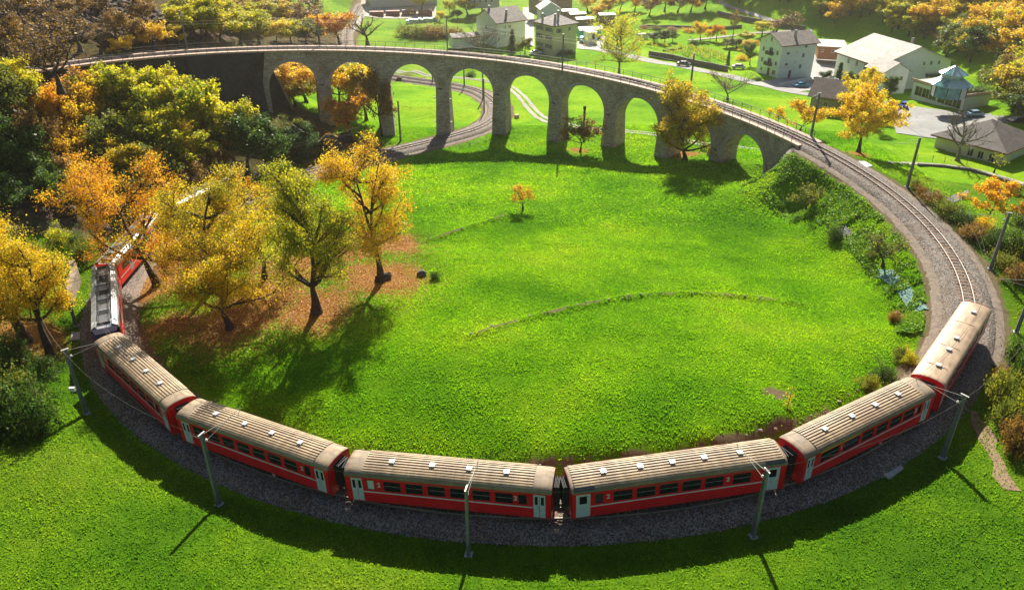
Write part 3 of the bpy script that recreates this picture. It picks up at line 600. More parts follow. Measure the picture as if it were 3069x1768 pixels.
def put_text(me, parent, x, z, y=W2+.012, name='number'):
    o = link(name, me, parent); o.matrix_basis = Matrix.Translation((x, y, z)) @ Matrix(((-1, 0, 0, 0), (0, 0, 1, 0), (0, 1, 0, 0), (0, 0, 0, 1))); return o
def coach(sa, sb, kind, label, ln=None):
    A, _ = tr(sa); B, _ = tr(sb); mid = (A+B)/2; rz = math.atan2(B[1]-A[1], B[0]-A[0]); Ld = math.hypot(B[0]-A[0], B[1]-A[1]); hl = Ld/2-.52
    # bogies stand on the rails: the body sits a little outside the chord of its ends
    g = empty('passenger_coach', tuple(mid), rz, label, 'railway coach', 'coaches of the train'); g.rotation_mode = 'QUATERNION'
    q = Euler((0, 0, rz)).to_quaternion() @ Euler((0, -math.atan2(B[2]-A[2], Ld), 0)).to_quaternion(); g.rotation_quaternion = q
    # holes given as seen from outside, left to right -> x = -u
    def U(f0, f1): return (-(f1-.5)*2*hl, -(f0-.5)*2*hl)
    wins, smalls, doors, nums = [], [], [], []
    if kind == 'A':
        doors = [(.028, .085), (.915, .972)]; w0, w1, n_ = .192, .818, 6
        for i in range(n_): a = w0+(w1-w0)*i/(n_-1+.76); wins.append((a, a+.0835))
        smalls = [(.845, .885, 0)]; smalls.append((.108, .145, 1)); nums = [(.168, T2), (.832, T2)]
    if kind == 'S':
        doors = [(.03, .085), (.915, .97)]; wins = [(.12+.11*i, .12+.11*i+.08) for i in range(7)]
    if kind == 'A3':
        doors = [(.028, .085), (.915, .972)]
        for i in range(7): a = .112+.1025*i; wins.append((a, a+.078))
        smalls = [(.853, .888, 0)]; nums = [(.838, T2)]
    if kind == 'B':
        doors = [(.02, .085), (.905, .97)]; pos = [.19, .296, .402, .508, .615, .745]
        wins = [(a, a+.086) for a in pos]; smalls = [(.108, .142, 2)]; nums = [(.166, T2), (.722, T2)]
    if kind == 'C':
        doors = [(.028, .08), (.92, .972)]; pos = [.125, .29, .43, .54, .648, .755]; wid = [.13, .115, .085, .085, .085, .085]
        wins = [(a, a+b) for a, b in zip(pos, wid)]; smalls = [(.868, .898, 0)]; nums = [(.273, T1), (.853, T2)]
    holes = []
    for a, b in wins: x0, x1 = U(a, b); holes.append((x0, x1, ZS, ZT))
    for a, b, t in smalls: x0, x1 = U(a, b); holes.append((x0, x1, ZS+.02, ZT))
    dh = []
    for a, b in doors: x0, x1 = U(a, b); dh.append((x0, x1, ZB-.0, 2.83))
    body = MB()
    for sg in (-1, 1):
        y0, y1 = sorted((sg*W2, sg*(W2-.07))); 
        hs = holes+[(a, b, ZB+.02, d) for a, b, c, d in dh]
        if sg < 0: hs = [(-b, -a, c, d) for a, b, c, d in hs]
        side_cut(body, y0, y1, hl, hs)
    ec = hl-.0; z1 = 3.0
    for sg in (-1, 1):
        x0, x1 = sorted((sg*hl, sg*(hl-.06))); body.box(x0, x1, -W2, -.5, ZB-.1, z1); body.box(x0, x1, .5, W2, ZB-.1, z1); body.box(x0, x1, -.5, .5, 2.75, z1)
        pr = roof_prof(14, W2, 3.0, ZR-.03); n_ = len(pr); xx = sg*(hl-.03); body.add([(xx, a, b) for a, b in pr], [tuple(range(n_))])
    body.box(-hl+.07, hl-.07, -W2+.06, W2-.06, .72, .86)
    body.build('body', M_red, g)
    ins = MB(); ins.box(-hl+.1, hl-.1, -.35, .35, .87, 2.0); ins.build('seats', M_dark, g)
    # roof
    pr = roof_prof(20); n_ = len(pr); rf = MB()
    rx = [-hl-.02, -hl+.25, hl-.25, hl+.02]; dz = [-.07, 0, 0, -.07]
    vs = [(x, a, b+(d if b > ZE+.05 else 0)) for x, d in zip(rx, dz) for a, b in pr]; fs = [(j*n_+i, j*n_+i+1, (j+1)*n_+i+1, (j+1)*n_+i) for j in range(3) for i in range(n_-1)]
    rf.add(vs, [f[::-1] for f in fs]); rf.box(-hl, hl, -W2-.03, W2+.03, ZE-.07, ZE+.0)
    roof = rf.build('roof', M_roof7 if kind == 'S' else M_roof, g)
    if kind != 'S':
        e = 0.25 if kind == 'B' else 1.35
        for i in range(12):
            a = R(27+126*i/11); y = (W2+.03)*math.cos(a); z = ZE+(ZR-ZE)*abs(math.sin(a))**.75
            sl_ = math.atan2(-((ZR-ZE)*.75*math.cos(a)*math.sin(a)**-.25), (W2+.03)*math.sin(a)); 
            m_ = MB().box(-hl+e, hl-e, -.062, .062, -.02, .06, Matrix.Rotation(-sl_*(-1), 4, 'X')).build('roof_rib', M_rib, roof, loc=(0, y, z))
        if kind == 'B':
            for x in (-hl+.95, hl-.95): MB().box(x-.75, x+.75, -.03, .03, -.17, .17, None).build('roof_hatch', M_equip, roof, loc=(0, W2-.06, ZE+.28), rot=(R(38), 0, 0))
    if kind == 'S':
        for f in (.3, .62, .86): MB().box(-.02, .02, -.9, .9, 0, .02).build('roof_seam', M_dark, roof, loc=((f-.5)*2*hl, 0, ZR-.02))
        vf = (.14, .34, .49, .86)
    else: vf = (.22, .42, .60, .78) if kind != 'B' else (.16, .33, .48, .63, .80)
    for f in vf:
        vx = -(f-.5)*2*hl; v = MB().box(-.17, .17, -.17, .17, 0, .16).box(-.2, .2, -.2, .2, .16, .19).build('roof_vent', M_vent, g, loc=(vx, .12, ZR-.02))
    # windows
    for (x0, x1, z0, z1_) in holes:
        w_ = x1-x0; small = w_ < .8; fr = [s for s in smalls if abs(U(s[0], s[1])[0]-x0) < .01]
        m_ = M_pane if not fr or fr[0][2] == 0 else (M_frost if fr[0][2] == 1 else M_rub)
        cy = W2-.03
        for sg in (-1, 1):
            xc = (x0+x1)/2*sg; fm = MB()
            fm.box(-w_/2, w_/2, -.02, .025, 0, .03); fm.box(-w_/2, w_/2, -.02, .025, z1_-z0-.03, z1_-z0); fm.box(-w_/2, -w_/2+.03, -.02, .025, .03, z1_-z0-.03); fm.box(w_/2-.03, w_/2, -.02, .025, .03, z1_-z0-.03)
            wf = fm.build('window', M_rub, g, loc=(xc, sg*cy, z0), rot=(0, 0, 0 if sg > 0 else math.pi))
            MB().box(-w_/2+.03, w_/2-.03, -.03, -.015, .03, z1_-z0-.03).build('pane', m_, wf)
            if not small: MB().box(-w_/2+.03, w_/2-.03, -.012, .008, .46, .49).build('window_bar', M_alu, wf)
    for (x0, x1, z0, z1_) in dh:
        for sg in (-1, 1):
            xc = (x0+x1)/2*sg; w_ = x1-x0; h_ = 2.83-z0-.06; d = MB()
            if kind == 'B':
                d.box(-w_/2, w_/2, 0, .05, 0, 1.25).box(-w_/2, -w_/2+.25, 0, .05, 1.25, h_).box(w_/2-.25, w_/2, 0, .05, 1.25, h_).box(-w_/2+.25, w_/2-.25, 0, .05, 2.0, h_); wv = [(-w_/2+.25, w_/2-.25, 1.25, 2.0)]
            else:
                g_ = w_/4; wv = []
                for s2 in (-1, 1):
                    a, b = sorted((s2*.015, s2*(w_/2-.01))); p0, p1 = a+.1, b-.1
                    d.box(a, b, 0, .05, 0, 1.2).box(a, p0, 0, .05, 1.2, 2.0).box(p1, b, 0, .05, 1.2, 2.0).box(a, b, 0, .05, 2.0, h_); wv.append((p0, p1, 1.2, 2.0))
            dd = d.build('door', M_grey, g, loc=(xc, sg*(W2-.06), z0+.04), rot=(0, 0, 0 if sg > 0 else math.pi))
            for a, b, c, e_ in wv: MB().box(a, b, .01, .03, c, e_).build('pane', M_pane, dd)
            MB().box(.08, .1, .05, .08, .8, 1.05).build('handle', M_alu, dd)
            if kind == 'B': MB().box(-w_/2+.06, -w_/2+.2, .051, .056, .78, .95).build('door_notice', M_yel, dd)
    # stripe, stepping down to the doors
    a0 = U(doors[0][1], 1)[1] if doors else hl; a1 = U(0, doors[-1][0])[0] if doors else -hl
    if doors:
        for sg in (-1, 1):
            y0, y1 = sorted((sg*(W2-.001), sg*(W2+.008))); MB().box(a1+.02, a0-.02, y0, y1, 1.50, 1.61).build('stripe', M_str, g)
    for f, me in nums: put_text(me, g, -(f-.5)*2*hl, 2.30)
    if kind == 'C': MB().box(-(.41-.5)*2*hl, -(.115-.5)*2*hl, W2-.001, W2+.01, 2.80, 2.90).build('class_band', M_yel, g)
    # ends
    for sg in (-1, 1):
        be = MB()
        for k in range(5): x0, x1 = sorted((sg*(hl+k*.1), sg*(hl+k*.1+.06))); q_ = .52 if k % 2 else .6; be.box(x0, x1, -q_, q_, 1.0, 3.02 if k % 2 == 0 else 2.96)
        be.build('gangway_bellows', M_rub, g)
        for y in (-1.0, 1.0): MB().tube((sg*(hl+.07), y, 1.1), (sg*(hl+.07), y, 2.5), .018, n=5).build('end_handrail', M_red, g)
        MB().box(*(sorted((sg*hl, sg*(hl+.5)))), -.12, .12, .55, .75).build('coupler', M_dark, g)
    # running gear
    uf = MB().box(-hl+.1, hl-.1, -1.1, 1.1, .56, .72).box(-1.9, 1.7, -1.15, 1.15, .28, .56).build('underframe', M_dark, g)
    for xb in (-hl+2.4, hl-2.4):
        bo = MB().box(-1.2, 1.2, -.78, -.68, .28, .55).box(-1.2, 1.2, .68, .78, .28, .55).box(-.2, .2, -.8, .8, .35, .6).build('bogie', M_dark, g, loc=(xb, 0, 0))
        for xw in (-.8, .8):
            for sg in (-1, 1): MB().tube((xw, sg*.5, .36), (xw, sg*.6, .36), .36, n=14).tube((xw, sg*.46, .36), (xw, sg*.5, .36), .39, n=14).build('wheel', M_rail, bo)
    if kind in ('C', 'A3'): MB().box(-2.0, -1.8, 1.05, 1.2, .1, .62).build('step_board', M_cop, uf)
    return g
coach(212.0, 228.3, 'S', 'tail coach with a smooth cream roof at the right hand end of the train')
coach(228.3, 244.4, 'C', 'red coach with a yellow first class band and figure 1, second from the right end')
coach(244.4, 261.9, 'B', 'red second class coach with big pale grey single doors and ribs to both roof ends')
coach(261.9, 278.6, 'A', 'red second class coach with one frosted window beside its left door')
coach(278.6, 295.6, 'A3', 'red second class coach, half shaded roof, its figure 2 only at the right end')
coach(295.6, 312.9, 'A', 'red coach dappled with tree shade directly behind the railcar')
def railcar(sa, sb, label, nose=0):
    A, _ = tr(sa); B, _ = tr(sb); mid = (A+B)/2; rz = math.atan2(B[1]-A[1], B[0]-A[0]); Ld = math.hypot(B[0]-A[0], B[1]-A[1]); hl = Ld/2-.3
    g = empty('railcar', tuple(mid), 0, label, 'railcar', 'railcars of the train'); g.rotation_mode = 'QUATERNION'
    g.rotation_quaternion = Euler((0, 0, rz)).to_quaternion() @ Euler((0, -math.atan2(B[2]-A[2], Ld), 0)).to_quaternion()
    W = 1.33; prof = [(-W, .45), (-W, 1.0), (-W, 3.0), (-W+.12, 3.35), (-.85, 3.55), (.85, 3.55), (W-.12, 3.35), (W, 3.0), (W, 1.0), (W, .45)]
    wz = (1.75, 2.75); n_ = 5 if nose == 0 else 4; hx0, hx1 = -hl+1.2, hl-1.2
    if nose < 0: hx0 += 2.2
    if nose > 0: hx1 -= 2.2
    holes = []; st_ = (hx1-hx0)/n_; doorsx = [hx0+st_*1.0, hx0+st_*(n_-1)]
    for i in range(n_): holes.append((hx0+st_*i+.7*(1 if i in (1, n_-1) else .15), hx0+st_*(i+1)-.12, wz[0], wz[1]))
    b = MB(); e0 = -hl+(1.0 if nose < 0 else 0); e1 = hl-(1.0 if nose > 0 else 0)
    for sg in (-1, 1):
        y0, y1 = sorted((sg*W, sg*(W-.07))); xs = e0
        for x0, x1, z0, z1 in holes: b.box(xs, x0, y0, y1, .45, 3.0); b.box(x0, x1, y0, y1, .45, z0); b.box(x0, x1, y0, y1, z1, 3.0); xs = x1
        b.box(xs, e1, y0, y1, .45, 3.0)
    b.box(e0, e1, -W+.05, W-.05, .5, .8)
    for e_, ns in ((e0, nose < 0), (e1, nose > 0)):
        s = -1 if e_ < 0 else 1; x0, x1 = sorted((e_, e_-s*.06))
        if not ns: b.box(x0, x1, -W, W, .5, 3.3)
        else:
            x = e_+s*1.0; vs = [(e_, -W, .45), (x, -1.1, .5), (x, -1.1, 1.5), (e_, -W, 1.5), (e_, W, .45), (x, 1.1, .5), (x, 1.1, 1.5), (e_, W, 1.5)]
            b.add(vs, [(0, 1, 2, 3), (4, 7, 6, 5), (1, 5, 6, 2), (3, 2, 6, 7), (0, 4, 5, 1)])
    b.build('body', M_red2, g)
    if nose:
        s = nose; e_ = e1 if s > 0 else e0; x = e_+s*1.0
        MB().add([(x, -1.08, 1.5), (x, 1.08, 1.5), (e_+s*.25, .95, 2.85), (e_+s*.25, -.95, 2.85), (e_, -W, 1.5), (e_, -W+.05, 3.0), (e_, W, 1.5), (e_, W-.05, 3.0)], [(0, 1, 2, 3), (4, 0, 3, 5), (1, 6, 7, 2)]).build('windscreen', M_pane, g)
        MB().add([(e_+s*.27, -.97, 2.84), (e_+s*.27, .97, 2.84), (e_, 1.25, 3.3), (e_, -1.25, 3.3), (e_-s*1.2, 1.1, 3.6), (e_-s*1.2, -1.1, 3.6)], [(0, 1, 2, 3), (3, 2, 4, 5)]).build('cab_hood', M_silv, g)
        for y in (-.85, .85): MB().box(*sorted((x, x+s*.04)), y-.14, y+.14, 1.1, 1.28).build('headlight', M_vent, g)
        wp = MB().tube((x+s*.03, .1, 1.55), (e_+s*.5, .45, 2.4), .02, n=4).build('wiper', M_dark, g)
    rs = MB()
    for sg in (-1, 1):
        rs.add([(e0, sg*W, 3.0), (e1, sg*W, 3.0), (e1, sg*(W-.1), 3.36), (e0, sg*(W-.1), 3.36), (e1, sg*.78, 3.62), (e0, sg*.78, 3.62), (e1, sg*.74, 3.3), (e0, sg*.74, 3.3)], [(0, 1, 2, 3), (3, 2, 4, 5), (5, 4, 6, 7)] if sg < 0 else [(3, 2, 1, 0), (5, 4, 2, 3), (7, 6, 4, 5)])
    rs.box(e0, e1, -.76, .76, 3.2, 3.3); rf = rs.build('roof', M_silv, g)
    x = e0+.6; k = 0
    while x < e1-1.2:
        ln = RNG.choice((.9, 1.3, 1.8)); ln = min(ln, e1-.5-x); hgt = RNG.uniform(.15, .34); m_ = [M_equip, M_alu, M_equip, M_rib][k % 4]
        bx = MB().box(x, x+ln, -.62, .62, 3.3, 3.3+hgt)
        q_ = MB()
        for j in range(int(ln/.22)): q_.box(x+.08+j*.22, x+.16+j*.22, -.6, .6, 3.3+hgt+.002, 3.3+hgt+.05)
        eb = bx.build('roof_equipment', m_, rf); q_.build('cooling_fins', M_alu if m_ is M_equip else M_equip, eb); x += ln+.14; k += 1
    for sg in (-.45, .45): MB().tube((e0+.4, sg, 3.72), (e1-.4, sg, 3.72), .035, n=5).build('roof_cable', M_dark, rf)
    pg = MB(); cx = (e0+e1)/2+1.5
    for sg in (-.5, .5): pg.tube((cx-1.1, sg, 3.72), (cx+.2, sg*.8, 3.95), .03, n=5); pg.tube((cx+.2, sg*.8, 3.95), (cx-.9, sg*.7, 4.1), .025, n=5)
    for dx in (-.95, -.75): pg.tube((cx+dx, -.75, 4.12), (cx+dx, .75, 4.12), .03, n=5)
    pg.build('pantograph', M_equip, g)
    for x0, x1, z0, z1 in holes:
        for sg in (-1, 1):
            w_ = x1-x0; o = MB().box(-w_/2, w_/2, -.02, .01, 0, .04).box(-w_/2, w_/2, -.02, .01, z1-z0-.04, z1-z0).build('window', M_rub, g, loc=((x0+x1)/2, sg*(W-.03), z0)); MB().box(-w_/2, w_/2, -.02, 0, .04, z1-z0-.04).build('pane', M_pane, o)
    for xd in doorsx:
        for sg in (-1, 1): o = MB().box(-.45, .45, -.01, .02, 0, 2.0).build('door', M_silv, g, loc=(xd, sg*(W+.001), .75)); MB().box(-.2, .2, .021, .026, .9, 1.75).box(-.2, .2, -.016, -.011, .9, 1.75).build('pane', M_pane, o)
    for sg in (-1, 1): y0, y1 = sorted((sg*(W+.001), sg*(W+.008))); MB().box(e0+.2, e1-.2, y0, y1, 1.22, 1.30).build('stripe', M_str, g)
    MB().box(-hl+.2, hl-.2, -1.0, 1.0, .2, .48).build('underframe', M_dark, g)
    for xb in (-hl+2.4, hl-2.4):
        bo = MB().box(-1.2, 1.2, -.78, -.68, .28, .5).box(-1.2, 1.2, .68, .78, .28, .5).build('bogie', M_dark, g, loc=(xb, 0, 0))
        for xw in (-.8, .8):
            for sg in (-1, 1): MB().tube((xw, sg*.5, .36), (xw, sg*.6, .36), .36, n=14).build('wheel', M_rail, bo)
    return g
railcar(313.2, 331.5, 'red railcar with silver roof edges and dark cab window touching the first coach', -1)
railcar(331.5, 348.5, 'middle red railcar with a big side window behind the leaning pole')
railcar(348.5, 366.5, 'foremost red railcar almost hidden behind the yellow chestnut crowns', 1)
# ------------------------------------------------------------------ trees
M_bark = paint('bark', (.075, .055, .04), .95, var=.5, scale=2.5, bmp=.5, bscale=9)
M_bark2 = paint('pale_bark', (.17, .145, .12), .95, var=.4, scale=2.5, bmp=.4, bscale=9)
PAL = {
 'gold': leafmat('gold_leaves', [(.26, .19, .015), (.60, .36, .015), (.82, .52, .02), (.88, .66, .03), (.50, .48, .03)], .58),
 'orange': leafmat('orange_leaves', [(.24, .10, .01), (.58, .26, .012), (.80, .40, .015), (.86, .54, .02), (.50, .42, .03)], .58),
 'yg': leafmat('yellow_green_leaves', [(.10, .16, .01), (.28, .34, .015), (.54, .52, .02), (.78, .66, .03), (.70, .48, .02)], .58),
 'mix': leafmat('turning_leaves', [(.14, .17, .01), (.36, .35, .015), (.74, .54, .02), (.84, .56, .02), (.64, .32, .015)], .58),
 'olive': leafmat('olive_leaves', [(.04, .07, .01), (.12, .16, .02), (.26, .27, .025), (.44, .38, .03)], .5),
 'dg': leafmat('dark_green_leaves', [(.025, .06, .01), (.05, .11, .014), (.10, .18, .02), (.20, .25, .03)], .45),
 'brown': leafmat('brown_leaves', [(.10, .06, .02), (.22, .13, .03), (.38, .22, .04), (.50, .32, .05)], .4),
 'lemon': leafmat('lemon_leaves', [(.55, .42, .01), (.80, .62, .015), (.86, .72, .03), (.75, .50, .01)], .5),
}
def hgt(base, topy):
    cp, sp = math.cos(R(PITCH)), math.sin(R(PITCH)); v = (CYD-topy)/FD; y = base[1]
    q = (v*y*cp-y*sp)/(cp+v*sp); return q+CAMZ-base[2]
def pxm(base, px, dz=0):
    cp, sp = math.cos(R(PITCH)), math.sin(R(PITCH)); return px/FD*(base[1]*cp-(base[2]+dz-CAMZ)*sp)
def skel(rg, h, rad, th, lean, nl=6, nb=4, nt=4, shape=1.0, r0=None, forks=1):
    seg = []; tips = []; r0 = r0 or h*.033
    def rv(): return Vector((rg.gauss(0, 1), rg.gauss(0, 1), rg.gauss(0, 1))).normalized()
    def limb(p, d, L, r, lev, n):
        q = p.copy(); d = d.normalized(); pts = [q.copy()]
        for i in range(n):
            d = (d+rv()*(.16 if lev == 0 else .24)+Vector((0, 0, .10 if lev else .04))).normalized(); q2 = q+d*(L/n); ra, rb = r*(1-.62*i/n), r*(1-.62*(i+1)/n)
            seg.append((q.copy(), q2.copy(), ra, rb, lev)); q = q2; pts.append(q.copy())
        return pts, d
    base = Vector((0, 0, -.4)); seg.append((Vector((0, 0, -.5)), Vector((0, 0, .5)), r0*1.5, r0*1.05, 0))
    for f in range(forks):
        dd = Vector((lean[0]+(rg.uniform(-.3, .3) if forks > 1 else 0), lean[1]+(rg.uniform(-.3, .3) if forks > 1 else 0), 1)); rr = r0/(forks**.4)
        tp, d = limb(Vector((0, 0, .3)), dd, h*th, rr, 0, 4)
        tp2, d2 = limb(tp[-1], (d+Vector((0, 0, .6))), h*(1-th)*.72, rr*.42, 1, 5); tips.append((tp2[-1], .9))
        for i in range(nl):
            k = rg.uniform(.25, 1) if i else 1; src = tp2[min(4, int(k*4.5))] if i % 3 else tp[-1]
            a = 2*math.pi*(i+rg.uniform(-.3, .3))/nl; el = rg.uniform(.15, .95)
            hf = (src.z-h*th)/(h*(1-th)+.01); L = rad*(1.02-.5*max(0, hf)*shape)*rg.uniform(.75, 1.05)
            lp, ld = limb(src, Vector((math.cos(a), math.sin(a), el)), L, rr*.42*(1-.3*hf), 1, 4)
            tips.append((lp[-1], 1.0))
            for j in range(nb):
                s2 = lp[rg.choice((1, 2, 3, 4))]; b = (ld+rv()*1.0+Vector((0, 0, .25))); bp, bd = limb(s2, b, L*rg.uniform(.35, .6), rr*.16, 2, 3); tips.append((bp[-1], .8)); tips.append((bp[1], .6))
                for t in range(nt):
                    tq = bp[rg.choice((1, 2, 3))]; t_, _ = limb(tq, bd+rv()*1.2, L*rg.uniform(.14, .3), rr*.07, 3, 2); tips.append((t_[-1], .55))
    return seg, tips
def seg_mesh(seg, m, minr=.0, thin=1.0):
    V = []; F = []
    for p0, p1, ra, rb, lev in seg:
        n = (8, 5, 4, 3)[lev]; ra = max(ra*thin, .018); rb = max(rb*thin, .013); d = (p1-p0).normalized(); a = d.orthogonal().normalized(); b = d.cross(a); k = len(V)
        for p, r in ((p0, ra), (p1, rb)):
            for i in range(n): t = 2*math.pi*i/n; V.append(p+(a*math.cos(t)+b*math.sin(t))*r)
        F += [(k+i, k+(i+1) % n, k+n+(i+1) % n, k+n+i) for i in range(n)]
    me = bpy.data.meshes.new('trunk'); me.from_pydata([tuple(v) for v in V], [], F); me.materials.append(m); me.polygons.foreach_set('use_smooth', np.ones(len(F), dtype=bool)); me.update(); return me
def leaf_mesh(tips, n, size, m, sig, seed, up=.25):
    g = np.random.default_rng(seed); T = np.array([[*t[0], t[1]] for t in tips]); w_ = T[:, 3]*g.uniform(.15, 1.6, len(T)); w_ /= w_.sum()
    i = g.choice(len(T), n, p=w_); ctr = T[i, :3]; cl = g.uniform(0, 1, len(T))[i]
    sg = (sig*T[i, 3])[:, None]; off = g.normal(0, 1, (n, 3))*sg; off[:, 2] *= .7; P = ctr+off
    nrm = g.normal(0, 1, (n, 3)); nrm[:, 2] = np.abs(nrm[:, 2])+up; nrm /= np.linalg.norm(nrm, axis=1)[:, None]
    a = np.cross(nrm, g.normal(0, 1, (n, 3))); a /= np.linalg.norm(a, axis=1)[:, None]; b = np.cross(nrm, a); s = (size*(.35+1.15*g.uniform(0, 1, n)**1.3))[:, None]
    V = np.stack([P-a*s*.5, P+b*s*.34, P+a*s*.5, P-b*s*.34], 1).reshape(-1, 3); F = np.arange(4*n).reshape(n, 4)
    me = np_mesh('crown', V, F, m); r = np.clip(.55*cl+.45*g.uniform(0, 1, n)+0.0, 0, 1).astype(np.float32)
    at_ = me.attributes.new('rnd', 'FLOAT', 'FACE'); at_.data.foreach_set('value', r); return me
def make_tree(seed, h, rad, nleaf, lsize, pal, th=.3, lean=(0, 0), nl=6, nb=4, nt=4, sig=.55, bark=None, forks=1, shape=1.0, r0=None, thin=1.0):
    rg = random.Random(seed); sg, tips = skel(rg, h, rad, th, lean, nl, nb, nt, shape, r0, forks)
    zt = max(t[0].z for t in tips)+sig*.5; k = h/zt
    sg = [(Vector((a.x, a.y, a.z*k)), Vector((b.x, b.y, b.z*k)), c, d, e) for a, b, c, d, e in sg]; tips = [(Vector((a.x, a.y, a.z*k)), b) for a, b in tips]
    tm = seg_mesh(sg, bark or M_bark, thin=thin); cm = leaf_mesh(tips, nleaf, lsize, PAL[pal], sig, seed) if nleaf else None
    return tm, cm
def put_tree(name, meshes, pos, label, cat='tree', group=None, rz=0, sc=(1, 1, 1)):
    e = empty(name, pos, rz, label, cat, group); e.scale = sc; link('trunk', meshes[0], e)
    if meshes[1]: link('crown', meshes[1], e)
    return e
def uniq(name, label, bx, by, top, hw, pal, nleaf, lsize=.26, th=.3, lean=(0, 0), cat='tree', z=None, group=None, **k):
    b = gr(bx, by) if z is None else at(bx, by, z); h = hgt(b, top); rad = pxm(b, hw, h/2); sd_ = k.pop('seed', int(bx*7+by))
    ms = make_tree(sd_, h, rad*1.12, nleaf, lsize, pal, th, lean, **k); return put_tree(name, ms, tuple(b), label, cat, group)
CH = dict(nb=5, nt=5, shape=.55)
uniq('chestnut_tree', 'orange chestnut with thick black trunk between railcars and meadow', 388, 705, 378, 120, 'orange', 35650, 0.189, 0.20, lean=(-.12, .1), seed=5, nl=10, sig=.8, **CH)
uniq('chestnut_tree', 'tall leaning chestnut with orange and yellow crown, second of the row along the train', 520, 720, 390, 105, 'mix', 38750, 0.189, 0.22, lean=(-.08, .05), seed=77, nl=11, sig=.8, **CH)
uniq('chestnut_tree', 'low broad yellow chestnut whose twisted trunk stands in orange leaf litter', 568, 812, 530, 112, 'mix', 37200, 0.180, 0.18, lean=(-.12, .1), seed=19, nl=11, sig=.75, **CH)
uniq('chestnut_tree', 'yellow green chestnut with straight dark trunk, left of the airy twin trunk tree', 782, 775, 386, 112, 'yg', 49600, 0.180, 0.16, lean=(-.06, .02), seed=23, nl=13, sig=.72, nb=6, nt=5, shape=1.15)
uniq('chestnut_tree', 'airy golden tree with twin slender trunks at the meadow edge', 940, 695, 326, 92, 'gold', 31000, 0.180, 0.22, lean=(.02, .02), forks=2, seed=42, nl=8, sig=.72, **CH)
uniq('chestnut_tree', 'broad chestnut with mostly brown and orange leaves filling the gap behind the second trunk', 655, 690, 470, 100, 'mix', 23250, 0.180, 0.19, seed=51, sig=.8, nl=9, **CH)
uniq('chestnut_tree', 'leafy golden chestnut at the left picture edge leaning over the stone wall', 62, 840, 455, 110, 'mix', 37200, 0.189, 0.20, seed=61, nl=11, sig=.8, **CH)
uniq('chestnut_tree', 'dark trunked chestnut beside the left masts with orange leaves', 128, 885, 560, 72, 'mix', 21700, 0.189, 0.24, seed=62, sig=.7, nl=9, **CH)
uniq('chestnut_tree', 'green yellow chestnut in the corner between railcars and left masts', 10, 760, 480, 70, 'yg', 18600, 0.189, 0.24, seed=66, sig=.75, nl=9, **CH)
uniq('small_tree', 'small pollarded tree with orange tuft between track and chestnuts', 607, 515, 435, 26, 'orange', 900, .25, .45, seed=71, sig=.35)
uniq('walnut_tree', 'dense green and gold tree hiding part of the viaduct deck', 1690, 397, 186, 80, 'mix', 30000, .30, .12, seed=81, nl=13, nb=5, sig=.8, shape=.35)
uniq('walnut_tree', 'small tree with brown orange leaves before the viaduct pier', 1432, 377, 290, 52, 'brown', 5000, .32, .3, seed=91, sig=.55)
uniq('walnut_tree', 'large golden round tree beside the village end of the viaduct', 2118, 376, 200, 82, 'gold', 20000, .33, .24, seed=101, nl=9, nb=5, sig=.65, shape=.7)
uniq('ginkgo_tree', 'lemon yellow feathery tree just behind the large golden round tree', 2112, 290, 158, 50, 'lemon', 6000, .36, .3, seed=111, sig=.5, z=7.5)
uniq('maple_bush', 'golden orange bush against the near railing before the brown roofed house', 1975, 322, 248, 62, 'gold', 7000, .32, .15, seed=121, sig=.6, cat='bush', z=10.5)
uniq('poplar_tree', 'tall thin leaved yellow green tree standing on the grass behind the viaduct', 1527, 186, 26, 60, 'yg', 10000, .36, .2, seed=131, nl=9, nb=5, sig=.7, forks=3, shape=.6, bark=M_bark2)
uniq('apple_tree', 'small gnarled apple tree above the teal plastic sheet', 2178, 657, 575, 58, 'olive', 1500, .22, .3, seed=141, nl=8, nb=5, nt=5, sig=.4, thin=1.3)
uniq('young_tree', 'olive green young tree on the embankment slope', 1988, 520, 450, 36, 'olive', 2600, .22, .15, seed=151, sig=.45)
uniq('oak_shrub', 'small orange bush alone in the middle of the meadow', 1290, 520, 457, 24, 'orange', 1500, .2, .15, seed=161, sig=.35, cat='bush')
uniq('cherry_tree', 'low spreading cherry with orange leaves beyond the outer masts', 2432, 548, 446, 62, 'orange', 5500, .26, .25, seed=171, sig=.5)
uniq('bare_tree', 'leafless dark tree in front of the hipped roof house', 2362, 398, 262, 68, 'brown', 0, .2, .3, seed=181, nl=9, nb=6, nt=6, thin=1.3, bark=M_bark2)
uniq('bare_tree', 'nearly leafless spreading tree behind the viaduct near the dense gold tree', 1795, 247, 165, 58, 'brown', 900, .28, .25, seed=191, nl=9, nb=6, nt=6, thin=1.3, bark=M_bark2)
uniq('bare_tree', 'bare purplish tree with many stems before the white gabled house', 1190, 128, 52, 66, 'brown', 300, .3, .15, seed=201, nl=9, nb=7, nt=6, thin=1.6, forks=2, bark=M_bark2, z=6.5)
uniq('bare_tree', 'bare pollarded tree beside the far railway line', 908, 114, 28, 42, 'brown', 500, .3, .35, seed=211, nl=8, nb=5, nt=5, thin=2.0, z=6.5)
uniq('bare_tree', 'dead fallen looking tree with pale branches beside the lower track', 580, 438, 385, 40, 'brown', 0, .2, .1, seed=221, nl=8, nb=5, nt=5, thin=1.2, bark=M_bark2)
uniq('bare_tree', 'large bare purplish tree below the left end of the upper track', 150, 225, 42, 85, 'brown', 1800, .3, .25, seed=231, nl=10, nb=7, nt=6, thin=1.4, z=31)
uniq('fruit_tree', 'small leafless fruit tree at the far right near the house terrace', 2452, 428, 375, 20, 'yg', 200, .25, .35, seed=241, thin=1.2)
